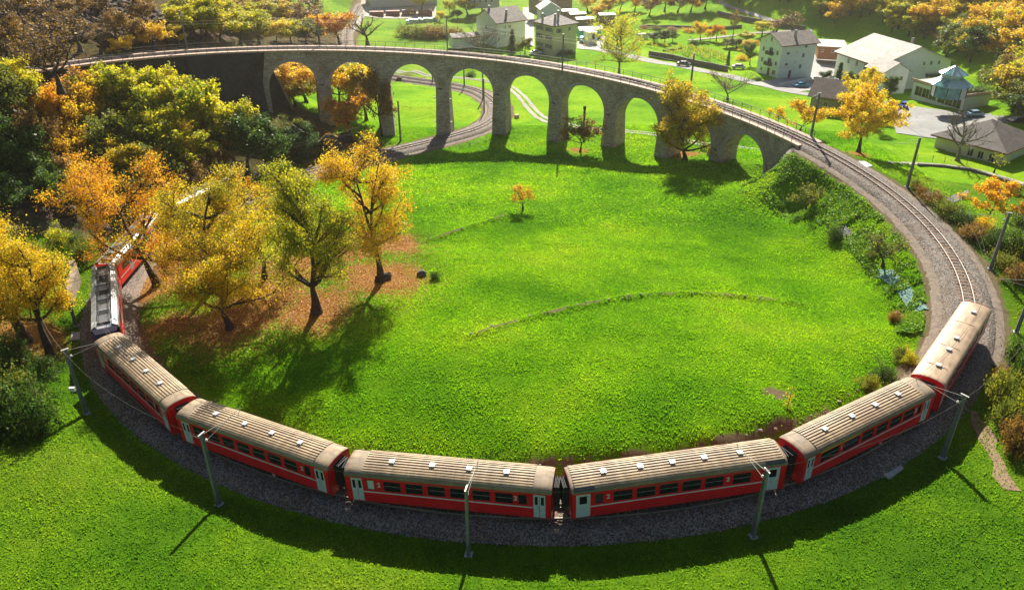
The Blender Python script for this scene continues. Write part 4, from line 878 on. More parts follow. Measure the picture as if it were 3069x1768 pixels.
# kinds for the woods: shared meshes
PR = {}
def proto(key, seed, pal, n, ls, **k): PR[key] = make_tree(seed, 10.0, k.pop('rad', 4.0), n, ls, pal, **k)
proto('yg', 301, 'yg', 7500, .42, sig=.7, nl=8); proto('yg2', 302, 'yg', 7500, .42, sig=.7, nl=8, rad=3.6)
proto('gold', 303, 'gold', 6500, .42, sig=.7, nl=8); proto('orange', 304, 'orange', 6500, .42, sig=.7, nl=8)
proto('olive', 305, 'olive', 7000, .42, sig=.75, nl=8); proto('dg', 306, 'dg', 7500, .42, sig=.75, nl=9)
proto('brown', 307, 'brown', 4500, .40, sig=.7, nl=8); proto('bare', 308, 'brown', 700, .4, sig=.6, nl=9, nb=6, nt=5, thin=1.5, bark=M_bark2)
proto('mix', 309, 'mix', 7000, .42, sig=.7, nl=8); proto('lemon', 310, 'lemon', 6000, .42, sig=.7)
cg = random.Random(5); ctips = [(Vector((math.cos(a)*(1-z/10.5)*1.9*q, math.sin(a)*(1-z/10.5)*1.9*q, z)), .6) for z in np.arange(.8, 10.4, .4) for q in (.5, 1) for a in [cg.uniform(0, 6.3) for _ in range(6)]]
PR['conifer'] = (seg_mesh([(Vector((0, 0, -.4)), Vector((0, 0, 10)), .25, .04, 0)], M_bark), leaf_mesh(ctips, 6500, .34, PAL['dg'], .5, 9))
bt = [(Vector((cg.gauss(0, 1.6), cg.gauss(0, 1.6), abs(cg.gauss(1.2, 1.0)))), .8) for _ in range(60)]
bseg = [(Vector((0, 0, -.3)), t[0], .07, .02, 2) for t in bt]
for k_, pl in (('bush_dg', 'dg'), ('bush_olive', 'olive'), ('bush_brown', 'brown'), ('bush_gold', 'gold'), ('bush_yg', 'yg')): PR[k_] = (seg_mesh(bseg, M_bark), leaf_mesh(bt, 3800, .26, PAL[pl], .6, hash(pl) % 1000 if False else len(k_)*7))
def wood(name, key, pos, h, wr, label, group, cat='tree', ref=10.0):
    k = h/ref; return put_tree(name, PR[key], tuple(pos), label, cat, group, RNG.uniform(0, 6.28), (k*wr, k*wr, k))
NM = {'yg': ('yellow_green_tree', 'yellow green'), 'yg2': ('yellow_green_tree', 'yellow green'), 'gold': ('golden_tree', 'golden'), 'orange': ('orange_tree', 'orange'), 'olive': ('olive_tree', 'olive green'), 'dg': ('dark_green_tree', 'dark green'),
      'brown': ('brown_tree', 'brown leaved'), 'bare': ('bare_tree', 'almost bare'), 'mix': ('turning_tree', 'half green half orange'), 'lemon': ('lemon_tree_crown', 'bright yellow'), 'conifer': ('conifer', 'dark conical')}
NM['lemon'] = ('bright_yellow_tree', 'bright yellow')
def wd(lst, where, group, gz=None):
    for (bx, by, top, hw, key) in lst:
        b = gr(bx, by) if gz is None else at(bx, by, gz); h = max(3, hgt(b, top)); rad = pxm(b, hw, h/2)
        wood(NM[key][0], key, b, h*1.05, rad/3.9/(h/10), '%s tree %s' % (NM[key][1], where), group)
wd([(30, 335, 165, 62, 'olive'), (78, 300, 145, 45, 'yg'), (165, 320, 180, 58, 'brown'), (225, 340, 185, 52, 'orange'), (290, 335, 170, 62, 'yg'), (345, 365, 200, 58, 'olive'), (395, 345, 172, 58, 'yg2'), (462, 380, 192, 72, 'yg'), (520, 400, 228, 62, 'yg2'),
    (430, 430, 262, 75, 'yg'), (350, 440, 268, 64, 'olive'), (612, 425, 280, 62, 'dg'), (672, 432, 315, 48, 'dg'), (560, 430, 300, 45, 'olive'), (112, 445, 252, 62, 'brown'), (172, 450, 320, 52, 'gold'), (62, 480, 300, 64, 'dg'), (15, 450, 250, 52, 'dg'),
    (240, 450, 290, 62, 'olive'), (300, 460, 330, 54, 'olive'), (200, 490, 370, 52, 'brown'), (100, 505, 370, 54, 'dg'), (490, 455, 330, 56, 'yg'), (540, 465, 350, 52, 'brown'), (30, 540, 430, 50, 'dg'), (140, 540, 420, 42, 'dg'), (260, 400, 240, 52, 'brown'),
    (400, 480, 350, 60, 'olive'), (455, 500, 395, 45, 'brown'), (350, 520, 420, 45, 'dg'), (200, 400, 230, 48, 'gold'), (60, 390, 230, 50, 'olive'), (520, 390, 212, 62, 'yg'), (578, 400, 258, 52, 'yg2'), (430, 385, 186, 60, 'yg'), (300, 330, 168, 55, 'yg2'), (250, 370, 200, 50, 'mix'), (330, 480, 350, 55, 'mix'), (150, 380, 215, 50, 'orange'), (390, 440, 300, 60, 'yg2'), (470, 440, 290, 55, 'mix'), (100, 350, 190, 50, 'yg')], 'in the wood below the retaining wall', 'trees in the wood left of the lower track')
wd([(708, 392, 318, 38, 'dg'), (762, 388, 305, 36, 'dg'), (735, 372, 286, 34, 'olive')], 'under the first arch of the viaduct', 'trees under the first arch')
for s_, o_, ty, hw, key in ((44, 8, 150, 62, 'gold'), (48.5, 5.5, 190, 52, 'mix'), (51, 10, 158, 58, 'gold'), (57, 8, 150, 60, 'gold'), (62, 6, 160, 54, 'mix'), (40, 11, 140, 60, 'yg'), (60, 12, 150, 56, 'yg'), (47, 13, 150, 60, 'gold')):
    q_ = tr(s_, o_)[0]; b_ = (q_[0], q_[1], float(H(q_[0], q_[1]))); h_ = hgt(b_, ty); wood(NM[key][0], key, b_, h_, pxm(b_, hw, h_/2)/3.9/(h_/10), '%s tree seen through the two leftmost arches' % NM[key][1], 'trees behind the two leftmost arches')
wd([(868, 352, 236, 50, 'orange'), (942, 338, 160, 36, 'brown')], 'under the second arch of the viaduct', 'trees under the second arch')
wd([(458, 98, 15, 40, 'yg'), (500, 104, 20, 42, 'yg2'), (545, 108, 32, 48, 'yg'), (595, 110, 30, 46, 'yg'), (640, 110, 28, 46, 'yg2'), (682, 112, 52, 32, 'lemon'), (720, 112, 52, 38, 'yg'), (755, 112, 45, 36, 'olive'), (480, 62, -25, 45, 'yg'), (540, 60, -15, 45, 'mix'),
    (600, 60, -15, 45, 'brown'), (650, 64, 0, 42, 'yg'), (700, 66, 5, 42, 'mix'), (745, 72, 12, 38, 'brown'), (640, 24, -40, 42, 'brown'), (700, 22, -35, 42, 'brown'), (560, 22, -45, 42, 'brown'), (760, 34, -15, 36, 'brown'), (790, 112, 38, 34, 'orange'), (838, 112, 34, 46, 'orange'), (780, 60, 10, 30, 'bare'),
    (612, 82, 10, 40, 'yg2'), (560, 86, 5, 40, 'yg'), (510, 84, -5, 40, 'yg2')], 'behind the left half of the viaduct', 'trees behind the left half of the viaduct')
wd([(15, 90, -30, 60, 'bare'), (60, 60, -50, 50, 'brown'), (120, 100, 0, 45, 'bare'), (20, 150, 40, 50, 'brown'), (90, 190, 90, 45, 'bare'), (180, 60, -20, 40, 'brown'), (250, 40, -30, 34, 'brown'), (330, 122, 20, 42, 'brown'), (385, 128, 52, 36, 'gold'), (290, 100, 20, 34, 'bare'), (440, 112, 60, 24, 'lemon'), (250, 135, 60, 40, 'bare'), (355, 70, -10, 30, 'brown'), (200, 130, 20, 45, 'bare'), (100, 150, 40, 50, 'bare'), (305, 140, 90, 28, 'gold')], 'on the dark scree slope', 'trees on the scree slope at the left')
wd([(1264, 130, 78, 23, 'conifer'), (1296, 134, 92, 20, 'olive')], 'right of the white gabled house', None)
wd([(1040, 30, -25, 30, 'yg'), (1085, 55, 30, 14, 'lemon'), (1130, 50, 22, 16, 'olive'), (1155, 42, -8, 34, 'yg'), (1190, 34, -20, 30, 'gold'), (1110, 36, 4, 14, 'yg2'), (1450, 30, -10, 24, 'gold'), (1500, 40, -5, 22, 'mix'), (1530, 28, -14, 22, 'yg'), (1472, 50, 12, 18, 'gold'), (1566, 30, -12, 22, 'orange'), (1602, 40, -12, 24, 'brown'), (1640, 30, -20, 30, 'orange'),
    (1672, 32, -18, 28, 'brown'), (1704, 32, -14, 28, 'orange'), (1740, 24, -25, 30, 'olive'), (1728, 101, 56, 17, 'gold'), (1752, 101, 72, 9, 'gold'), (1767, 102, 62, 16, 'orange'), (1808, 101, 22, 14, 'bare'), (1640, 108, 76, 17, 'dg'), (1616, 106, 80, 18, 'dg'), (1660, 104, 78, 12, 'dg'), (1818, 120, 92, 22, 'olive'), (1792, 118, 96, 18, 'olive'),
    (1850, 162, 108, 16, 'dg'), (1795, 166, 128, 12, 'conifer'), (1842, 108, 80, 22, 'yg'), (1880, 92, 55, 26, 'yg'), (1915, 82, 40, 28, 'brown'), (1955, 88, 30, 30, 'bare'), (1500, 12, -30, 22, 'yg'), (1850, 130, 100, 22, 'mix'), (1445, 60, 38, 12, 'gold')], 'in the gardens and fields beyond the viaduct', 'trees scattered in the village')
wd([(2065, 214, 160, 24, 'conifer'), (2040, 208, 176, 18, 'dg'), (2092, 220, 178, 18, 'dg'), (2192, 250, 190, 20, 'dg')], 'beside the large pale roofed house', 'evergreens beside the large house')
# hillside forest on the right
fk = ['mix', 'brown', 'olive', 'gold', 'dg', 'yg', 'brown', 'olive', 'bare', 'orange', 'olive', 'yg2']; cnt = 0; gy = 140.0
while gy < 470:
    gx = 96.0
    while gx < 300:
        x, y = gx+RNG.uniform(-3, 3), gy+RNG.uniform(-3, 3); z = float(H(x, y)); gx += 5.4+max(0, (y-250)*.012)
        zc = y*.874-(z-60)*.485; u = CXD+FD*x/zc; v = CYD-FD*(y*.485+(z-60)*.874)/zc
        if v > np.interp(u, [1760, 1850, 1900, 2100, 2310, 2450, 2527, 2650], [22, 12, 60, 88, 135, 235, 320, 420]): continue
        if z < 5.5 or u > 2620 or v < -45 or u < 1760: continue
        
        if 1830 < u < 2010 and 8 < v < 72: continue
        t = vnoise(x, y, 45, 3); ky = RNG.choice(['brown', 'olive', 'dg', 'bare', 'olive', 'olive', 'mix'] if (t < .5 or v > 120) and RNG.random() < .75 else ['yg', 'gold', 'yg', 'yg2', 'yg2', 'mix', 'gold', 'olive'])
        h_ = RNG.uniform(6.0, 11.5); cnt += 1
        wood(NM[ky][0], ky, (x, y, z-.3), h_, RNG.uniform(1.05, 1.5), '%s tree in the autumn forest on the right hillside' % NM[ky][1], 'forest trees on the right hillside, '+NM[ky][1])
    gy += 5.4
print('forest', cnt)
def bushes(lst, where, group):
    for bx, by, top, hw, key in lst:
        b = gr(bx, by); h = max(.8, hgt(b, top)); rad = pxm(b, hw, h/2); e = put_tree('bush', PR['bush_'+key], tuple(b), '%s bush %s' % ({'dg': 'dark green', 'olive': 'olive green', 'brown': 'brown', 'gold': 'golden', 'yg': 'yellow green'}[key], where), 'bush', group, RNG.uniform(0, 6), (rad/2.6, rad/2.6, h/3.1))
bushes([(1005, 92, 58, 24, 'olive'), (1035, 97, 58, 26, 'olive'), (1065, 97, 58, 26, 'brown'), (1095, 95, 57, 24, 'olive'), (1120, 96, 64, 20, 'brown')], 'in the tall hedge row beyond the viaduct', 'bushes of the hedge beyond the viaduct')
bushes([(40, 1060, 930, 70, 'dg'), (100, 1075, 975, 45, 'dg'), (20, 1010, 900, 55, 'olive'), (75, 1000, 920, 45, 'dg'), (-10, 1080, 960, 45, 'dg')], 'in the clump at the lower left edge', 'bushes at the lower left edge')
bushes([(2470, 1010, 900, 38, 'olive'), (2480, 1065, 965, 36, 'olive'), (2500, 1120, 1020, 34, 'brown'), (2515, 905, 820, 36, 'dg'), (2530, 960, 850, 36, 'dg'), (2460, 960, 900, 20, 'brown'), (2525, 1050, 960, 30, 'yg')], 'in the hedge at the lower right edge', 'bushes at the lower right edge')
bushes([(2300, 505, 470, 26, 'brown'), (2335, 535, 490, 28, 'olive'), (2370, 560, 520, 28, 'dg'), (2400, 590, 545, 30, 'brown'), (2440, 620, 560, 32, 'dg'), (2480, 610, 560, 36, 'dg'), (2520, 640, 570, 40, 'olive'), (2470, 660, 620, 28, 'olive'), (2510, 700, 650, 28, 'brown'), (2515, 560, 500, 32, 'dg'), (2420, 565, 530, 20, 'gold'), (2260, 465, 440, 14, 'olive'), (2270, 480, 455, 14, 'brown'), (2500, 480, 450, 20, 'olive')], 'on the overgrown slope outside the curve', 'bushes outside the right hand curve')
bushes([(2055, 592, 560, 17, 'dg'), (2225, 890, 858, 22, 'olive'), (2180, 940, 905, 26, 'dg'), (2140, 962, 925, 22, 'olive'), (2245, 905, 870, 18, 'yg'), (2150, 640, 620, 12, 'olive')], 'at the foot of the embankment', 'bushes at the embankment foot')
bushes([(1075, 690, 668, 12, 'dg'), (2205, 795, 762, 14, 'brown'), (1160, 190, 176, 12, 'dg')], 'standing alone in the grass', None)
bushes([(700, 445, 405, 30, 'dg'), (660, 455, 420, 28, 'olive'), (740, 400, 372, 22, 'dg'), (640, 470, 440, 26, 'brown'), (790, 385, 365, 18, 'olive')], 'on the bank above the lower track', 'bushes on the bank above the lower track')
bushes([(205, 640, 590, 26, 'olive'), (150, 600, 560, 24, 'yg'), (95, 640, 590, 26, 'olive'), (30, 900, 830, 40, 'dg'), (110, 930, 880, 34, 'dg'), (180, 600, 575, 20, 'dg')], 'on the rocky bank at the left', 'bushes on the rocky left bank')
bushes([(1330, 132, 116, 12, 'dg'), (1385, 138, 124, 10, 'dg'), (1405, 134, 124, 10, 'olive'), (1712, 112, 99, 10, 'dg'), (1832, 150, 132, 14, 'gold'), (1870, 200, 190, 10, 'dg'), (1700, 80, 68, 14, 'gold'), (1660, 76, 66, 14, 'brown'), (1590, 72, 62, 12, 'brown'), (1620, 74, 62, 14, 'olive')], 'in the village gardens', 'bushes in the village gardens')
# ------------------------------------------------------------------ grass blades
M_gr = mat('grass_blade'); nt = M_gr.node_tree; pr_ = nt.nodes['Principled BSDF']
nb = noise_n(M_gr, .055, 4, .6); a_ = N(M_gr, 'ShaderNodeAttribute'); a_.attribute_name = 'rnd'
c1 = ramp(M_gr, nb.outputs['Fac'], [(.33, (.11, .31, .008)), (.45, (.18, .42, .008)), (.55, (.27, .52, .010)), (.68, (.37, .56, .016))]); c2 = ramp(M_gr, a_.outputs['Fac'], [(0, (.72, .8, .7)), (.5, (1, 1, 1)), (1, (1.22, 1.08, 1))])
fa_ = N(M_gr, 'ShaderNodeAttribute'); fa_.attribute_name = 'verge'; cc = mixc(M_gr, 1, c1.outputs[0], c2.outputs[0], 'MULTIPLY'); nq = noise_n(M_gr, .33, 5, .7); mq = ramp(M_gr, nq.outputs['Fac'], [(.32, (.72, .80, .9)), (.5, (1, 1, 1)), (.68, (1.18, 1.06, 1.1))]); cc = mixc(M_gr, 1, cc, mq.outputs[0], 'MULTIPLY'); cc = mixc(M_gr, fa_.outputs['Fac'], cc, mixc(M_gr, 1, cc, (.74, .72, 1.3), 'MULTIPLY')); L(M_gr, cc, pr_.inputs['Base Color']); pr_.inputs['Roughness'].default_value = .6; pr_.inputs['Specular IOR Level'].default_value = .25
t_ = N(M_gr, 'ShaderNodeBsdfTranslucent'); L(M_gr, cc, t_.inputs['Color']); x_ = N(M_gr, 'ShaderNodeMixShader'); x_.inputs[0].default_value = .58; L(M_gr, pr_.outputs[0], x_.inputs[1]); L(M_gr, t_.outputs[0], x_.inputs[2]); L(M_gr, x_.outputs[0], nt.nodes['Material Output'].inputs['Surface'])
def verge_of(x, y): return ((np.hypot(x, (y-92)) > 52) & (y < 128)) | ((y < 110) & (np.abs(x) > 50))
def blades(name, n, x0, x1, y0, y1, hgt_, wid, dens):
    x = NR.uniform(x0, x1, n); y = y0+(y1-y0)*NR.uniform(0, 1, n)**1.0
    def look(arr, x, y): i = np.clip(np.searchsorted(GX, x)-1, 0, len(GX)-1); j = np.clip(np.searchsorted(GY, y)-1, 0, len(GY)-1); return arr.reshape(MX.shape)[j, i]
    z = H(x, y); zc = y*.874-(z-60)*.485; u = CXD+FD*x/zc; v = CYD-FD*(y*.485+(z-60)*.874)/zc
    keep = (np.abs(u-CXD) < 1400) & (v < 1540) & (look(dmin, x, y) > np.where((np.hypot(x, y-92) > 51) & (y < 92) & (x < 46), 2.9, 4.2)+.8*NR.random(n)) & (look(lit, x, y) < NR.uniform(.1, .9, n)) & (look(dirt, x, y) < .5) & (look(rock, x, y) < .4) & (look(scrub, x, y) < .5) & (fbm(x, y, 2.4, 3, 77) > dens*NR.random(n))
    x, y, z = x[keep], y[keep], z[keep]; n = len(x); a = NR.uniform(0, 6.28, n); hh = hgt_*NR.uniform(.4, 1.4, n)*(.6+.8*fbm(x, y, 3, 3, 5)); ww = wid*NR.uniform(.6, 1.3, n)
    lx, ly = NR.normal(0, .45, n)*hh, NR.normal(0, .45, n)*hh; dx, dy = np.cos(a)*ww, np.sin(a)*ww
    V = np.stack([np.stack([x-dx, y-dy, z-.03], 1), np.stack([x+dx, y+dy, z-.03], 1), np.stack([x+dx*.5+lx, y+dy*.5+ly, z+hh], 1), np.stack([x-dx*.8+lx*1.3, y-dy*.8+ly*1.3, z+hh*.8], 1)], 1).reshape(-1, 3)
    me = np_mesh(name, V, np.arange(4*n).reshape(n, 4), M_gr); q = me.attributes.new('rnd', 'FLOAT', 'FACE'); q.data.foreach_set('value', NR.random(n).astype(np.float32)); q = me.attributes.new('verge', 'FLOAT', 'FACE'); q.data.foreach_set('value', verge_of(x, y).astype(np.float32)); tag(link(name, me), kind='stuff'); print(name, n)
blades('grass', 520000, -62, 60, 27, 100, .13, .05, .45)
blades('grass', 190000, -45, 75, 100, 165, .17, .10, .6)
# clover and weeds: darker tufts
def rocks(name, pts, rg, label, group, m, cat='rock'):
    mes = []
    for k in range(4):
        b = MB(); g = random.Random(k+90); vs = []
        for i in range(26):
            v = Vector((g.gauss(0, 1), g.gauss(0, 1), g.gauss(0, 1))).normalized(); vs.append(Vector((v.x*g.uniform(.8, 1), v.y*g.uniform(.65, .85), v.z*g.uniform(.45, .7))))
        import bmesh
        bm = bmesh.new(); [bm.verts.new(v) for v in vs]; bmesh.ops.convex_hull(bm, input=bm.verts); me = bpy.data.meshes.new(name); bm.to_mesh(me); bm.free(); me.materials.append(m); mes.append(me)
    for i, (x, y, z, s) in enumerate(pts):
        o = link(name, mes[i % 4], None, (x, y, z), (rg.uniform(-.4, .4), rg.uniform(-.4, .4), rg.uniform(0, 6)), (s, s, s*.9)); tag(o, label, cat, group)
M_rock = paint('rock', (.15, .12, .095), .95, var=.6, scale=1.2, bmp=.6, bscale=5); M_rockd = paint('scree_rock', (.10, .07, .05), .95, var=.6, scale=.8, bmp=.6, bscale=4); M_rockp = paint('pale_stone', (.34, .30, .25), .9, var=.4, scale=3, bmp=.4)
pts = []
for _ in range(260):
    bx = RNG.uniform(60, 530); by = RNG.uniform(0, 110)
    if by < (bx-330)*.45: continue
    p_ = gr(bx, by); 
    if p_[0] < -56: pts.append((p_[0], p_[1], p_[2]+.2, RNG.uniform(.5, 1.7)))
rocks('boulder', pts, RNG, 'dark brown angular boulder on the scree slope at the left', 'boulders on the scree slope', M_rockd)
pts = []
for s in np.arange(226, 300, 1.5):
    if RNG.random() < .6: p_, _ = tr(float(s), -4.7+RNG.uniform(-.5, .4)); pts.append((p_[0], p_[1], float(H(p_[0], p_[1]))+.05, RNG.uniform(.10, .26)))
rocks('field_stone', pts, RNG, 'pale stone along the grass edge behind the coaches', 'stones edging the meadow behind the train', M_rockp, 'stone')
pts = [(p_[0]+RNG.uniform(-.3, .3), p_[1]+RNG.uniform(-.3, .3), float(H(p_[0], p_[1]))+.02, RNG.uniform(.10, .24)) for p_ in rp[::2] if RNG.random() < .6]
rocks('terrace_stone', pts, RNG, 'small stone in the low terrace edge crossing the meadow', 'stones of the meadow terrace edges', M_rockp, 'stone')
def one_rock(bx, by, s, label, m=M_rock): p_ = gr(bx, by); rocks('boulder', [(p_[0], p_[1], p_[2]+s*.3, s)], RNG, label, None, m)
one_rock(985, 200, 1.5, 'dark square boulder on the grass seen through the third arch'); one_rock(820, 372, 3.4, 'big dark boulder under the orange tree by the lower track', M_rockd); one_rock(852, 352, 2.2, 'second dark boulder right of the orange tree trunk', M_rockd)
one_rock(955, 690, .9, 'dark rock at the foot of the twin trunk tree', M_rockd); one_rock(1040, 682, .8, 'flat grey rock beside the small bush at the meadow edge'); one_rock(1710, 112, 1.6, 'dark rounded rock in the brown paddock', M_rockd)
one_rock(255, 580, 1.6, 'dark rock below the upper left mast', M_rockd); one_rock(260, 625, 1.2, 'brown rock beside the railcar roof', M_rockd); one_rock(175, 530, 1.5, 'dark rock at the end of the wire fence', M_rockd)

n = 60000; li = RNG; P0 = []
for (c_, r_) in LIT[:13]:
    m_ = int(n*r_*r_/sum(q[1]**2 for q in LIT[:13])); a = NR.uniform(0, 6.28, m_); rr = r_*1.5*np.sqrt(NR.uniform(0, 1, m_))*NR.uniform(.5, 1.15, m_); P0.append(np.stack([c_[0]+rr*np.cos(a), c_[1]+rr*np.sin(a)], 1))
P0 = np.vstack(P0); n = len(P0); z = H(P0[:, 0], P0[:, 1])+.04; g = NR.normal(0, 1, (n, 3)); g[:, 2] = np.abs(g[:, 2])*1.2+.5; g /= np.linalg.norm(g, axis=1)[:, None]
a = np.cross(g, NR.normal(0, 1, (n, 3))); a /= np.linalg.norm(a, axis=1)[:, None]; b = np.cross(g, a); c_ = np.stack([P0[:, 0], P0[:, 1], z], 1); s = (.15*NR.uniform(.6, 1.3, n))[:, None]
me = np_mesh('leaf_litter', np.stack([c_-a*s*.5, c_+b*s*.35, c_+a*s*.5, c_-b*s*.35], 1).reshape(-1, 3), np.arange(4*n).reshape(n, 4), leafmat('fallen_leaves', [(.14, .06, .015), (.46, .20, .04), (.72, .36, .09), (.80, .46, .13)], .3))
q = me.attributes.new('rnd', 'FLOAT', 'FACE'); q.data.foreach_set('value', NR.random(n).astype(np.float32)); tag(link('leaf_litter', me), kind='stuff')

n = 60000; s_ = NR.uniform(156, 214, n); o_ = -4.0-NR.beta(1.3, 1.6, n)*7.5*np.interp(s_, [156, 175, 214], [1.15, .9, .3])
x, y, hh = [np.interp(s_, TS, a) for a in (TX, TY, TH)]; x = x-np.sin(hh)*o_; y = y+np.cos(hh)*o_; k = fbm(x, y, 2.2, 3, 61) > .42+.12*NR.random(n); x, y = x[k], y[k]; n = len(x); c_ = np.stack([x, y, H(x, y)+NR.uniform(0, .45, n)*fbm(x, y, 2, 2, 3)*1.6], 1)
g = NR.normal(0, 1, (n, 3)); g[:, 2] = np.abs(g[:, 2])+.4; g /= np.linalg.norm(g, axis=1)[:, None]; a = np.cross(g, NR.normal(0, 1, (n, 3))); a /= np.linalg.norm(a, axis=1)[:, None]; b = np.cross(g, a); s = (.26*NR.uniform(.5, 1.3, n))[:, None]
me = np_mesh('undergrowth', np.stack([c_-a*s*.5, c_+b*s*.35, c_+a*s*.5, c_-b*s*.35], 1).reshape(-1, 3), np.arange(4*n).reshape(n, 4), leafmat('weed_leaves', [(.05, .18, .008), (.13, .32, .01), (.24, .44, .012), (.38, .50, .03)], .5))
q = me.attributes.new('rnd', 'FLOAT', 'FACE'); q.data.foreach_set('value', NR.random(n).astype(np.float32)); tag(link('undergrowth', me), kind='stuff')
# ------------------------------------------------------------------ catenary masts and wires
M_mast = paint('mast_steel', (.24, .25, .235), .6, .3, var=.3, scale=1.5); M_conc = paint('concrete', (.42, .41, .38), .9, var=.3, scale=3); M_ins = paint('insulator', (.72, .70, .66), .3, var=.1); M_wire = paint('wire', (.16, .14, .12), .6, .3, var=.2)
mast_me = {}
def mast(pos, H_, label, rz, arm=True, foot=True, side=1, armlen=3.0):
    e = empty('catenary_mast', tuple(pos), rz, label, 'mast', 'catenary masts along the railway')
    key = round(H_, 1)
    if key not in mast_me:
        b = MB()
        for s in (-1, 1):
            b.add([(s*.19, -.12, -.3), (s*.15, -.12, -.3), (s*.15, .12, -.3), (s*.19, .12, -.3), (s*.13, -.09, H_), (s*.09, -.09, H_), (s*.09, .09, H_), (s*.13, .09, H_)], [(0, 3, 2, 1), (4, 5, 6, 7), (0, 1, 5, 4), (1, 2, 6, 5), (2, 3, 7, 6), (3, 0, 4, 7)])
        b.add([(-.15, -.015, -.3), (.15, -.015, -.3), (.15, .015, -.3), (-.15, .015, -.3), (-.09, -.015, H_), (.09, -.015, H_), (.09, .015, H_), (-.09, .015, H_)], [(0, 3, 2, 1), (4, 5, 6, 7), (0, 1, 5, 4), (1, 2, 6, 5), (2, 3, 7, 6), (3, 0, 4, 7)])
        mast_me[key] = b.mesh('post', M_mast)
    link('post', mast_me[key], e)
    if foot: MB().add([(-.34, -.34, -.5), (.34, -.34, -.5), (.34, .34, -.5), (-.34, .34, -.5), (-.28, -.28, .08), (.28, -.28, .08), (.28, .28, .08), (-.28, .28, .08)], [(4, 5, 6, 7), (0, 1, 5, 4), (1, 2, 6, 5), (2, 3, 7, 6), (3, 0, 4, 7)]).build('footing', M_conc, e)
    if arm:
        z = H_-.9; L_ = armlen
        MB().tube((.1, 0, z), (L_, 0, z+.35), .022, n=5).build('bracket_arm', M_mast, e)
        MB().tube((.1, 0, H_-.15), (L_*.72, 0, z+.28), .016, n=4).build('stay_rod', M_mast, e)
        for k in range(3): pass
        MB().lathe([(.05, z-.02), (.09, z+.03), (.05, z+.08), (.09, z+.13), (.05, z+.18)], 8, (.32, 0)).build('insulator', M_ins, e)
        MB().tube((L_, 0, z+.35), (L_-.5, 0, z-.35), .022, n=4).build('registration_arm', M_alu, e)
    MB().box(-.32, .32, -.05, .05, H_-.06, H_+.02).build('cross_piece', M_ins, e)
    return e
def track_side(pos):
    d = np.hypot(TX-pos[0], TY-pos[1]); j = int(d.argmin()); return math.atan2(TY[j]-pos[1], TX[j]-pos[0]), float(d[j]), j
def mast_px(bx, by, top, label, arm=True, z=None, h=None):
    p_ = gr(bx, by) if z is None else at(bx, by, z); H_ = h or hgt(p_, top); rz, d, j = track_side(p_); return mast(p_, H_, label, rz, arm, armlen=max(1.2, min(d, 4.2)))
mast_px(215, 1024, 862, 'mast with a small white sign box at the lower left beside the dappled coach')
mast_px(541, 1246, 1070, 'mast in front of the half shaded coach, left of the centre mast')
mast_px(1157, 1377, 1204, 'centre mast on a concrete footing before the coach with the frosted window')
mast_px(1858, 1324, 1160, 'mast before the right end of the coach with grey single doors')
mast_px(2325, 1132, 975, 'mast outside the joint between tail coach and first class coach')
mast_px(2443, 666, 525, 'mast on a pale footing outside the curve, level with the teal sheet')
mast_px(2238, 463, 340, 'mast in front of the hipped roof house on the outer side of the curve')
mast_px(2507, 822, 690, 'mast cut by the right picture edge above the tail coach')
mast_px(190, 808, 685, 'leaning looking mast left of the railcars near the masonry bank')
mast_px(262, 640, 516, 'upper left mast behind the second railcar')
mast_px(737, 391, 310, 'mast beside the lower track before the first arch')
mast_px(541, 405, 350, 'mast half hidden in the dark wood left of the lower track')
mast_px(989, 350, 250, 'mast on the grass seen beside the pier between second and third arch')
mast_px(1068, 209, 165, 'mast of the lower track seen through the third arch')
mast_px(1146, 219, 150, 'mast of the lower track seen high in the fourth arch')
mast_px(1192, 248, 160, 'back mast of the pair in the fourth arch')
mast_px(1195, 279, 195, 'front mast of the pair in the fourth arch, beside the track bend')
for dx, dy, sg, lab in ((472, 120, 1, 'mast on the viaduct above the dark retaining wall'), (790, 108, 1, 'mast on the viaduct before the orange trees'), (1101, 122, 1, 'mast on the viaduct above the fourth arch'), (1396, 176, -1, 'mast on the near side of the viaduct in front of the cream house'), (1697, 190, 1, 'mast on the viaduct behind the dense green and gold tree'), (1980, 325, 1, 'mast on the viaduct before the brown roofed house')):
    s = s_at(dx, dy, 0, 170); p_, h_ = tr(s, sg*2.55, -.6); mast(p_, 7.4, lab, math.atan2(-sg*math.cos(h_), sg*math.sin(h_)), True, False, armlen=2.4)
# sign box on the lower left mast, grey cabinet
p_ = gr(215, 1024); tag(MB().box(-.25, .25, -.12, .12, 2.6, 3.0).build('sign_box', M_white, None, loc=(p_[0]-.55, p_[1], p_[2])), 'small white sign box on the lower left mast', 'sign')
def wire(name, s0, s1, off, dz, label, step=22, sag=.12):
    ss = np.arange(s0, s1, 2.0); P, h_ = tr(ss, off, dz); P[:, 2] -= sag*np.abs(np.sin(ss/step*math.pi)); b = MB()
    for a, c in zip(P[:-1], P[1:]): b.tube(a, c, .014, n=3, cap=False)
    return tag(b.build(name, M_wire), label, 'wire')
wire('contact_wire', -20, 440, .12, 4.75, 'overhead contact wire above the spiral track', sag=.03)
wire('catenary_wire', -20, 440, .15, 5.75, 'sagging carrier wire above the contact wire', sag=.55)
wire('feeder_wire', 165, 330, 4.6, 6.9, 'outer feeder wire strung from mast to mast in front of the train', 28, .45)
# thin steel poles of cable stays inside the curve, behind the coaches
for (a, b_), lab in zip((((480, 985), (455, 1000)), ((605, 1012), (578, 1028)), ((774, 1060), (760, 1082)), ((966, 1092), (950, 1120)), ((1181, 1118), (1172, 1142)), ((1396, 1118), (1399, 1146)), ((1617, 1102), (1625, 1122)), ((1812, 1078), (1830, 1098)), ((1990, 1030), (2010, 1046))), range(9)):
    pass
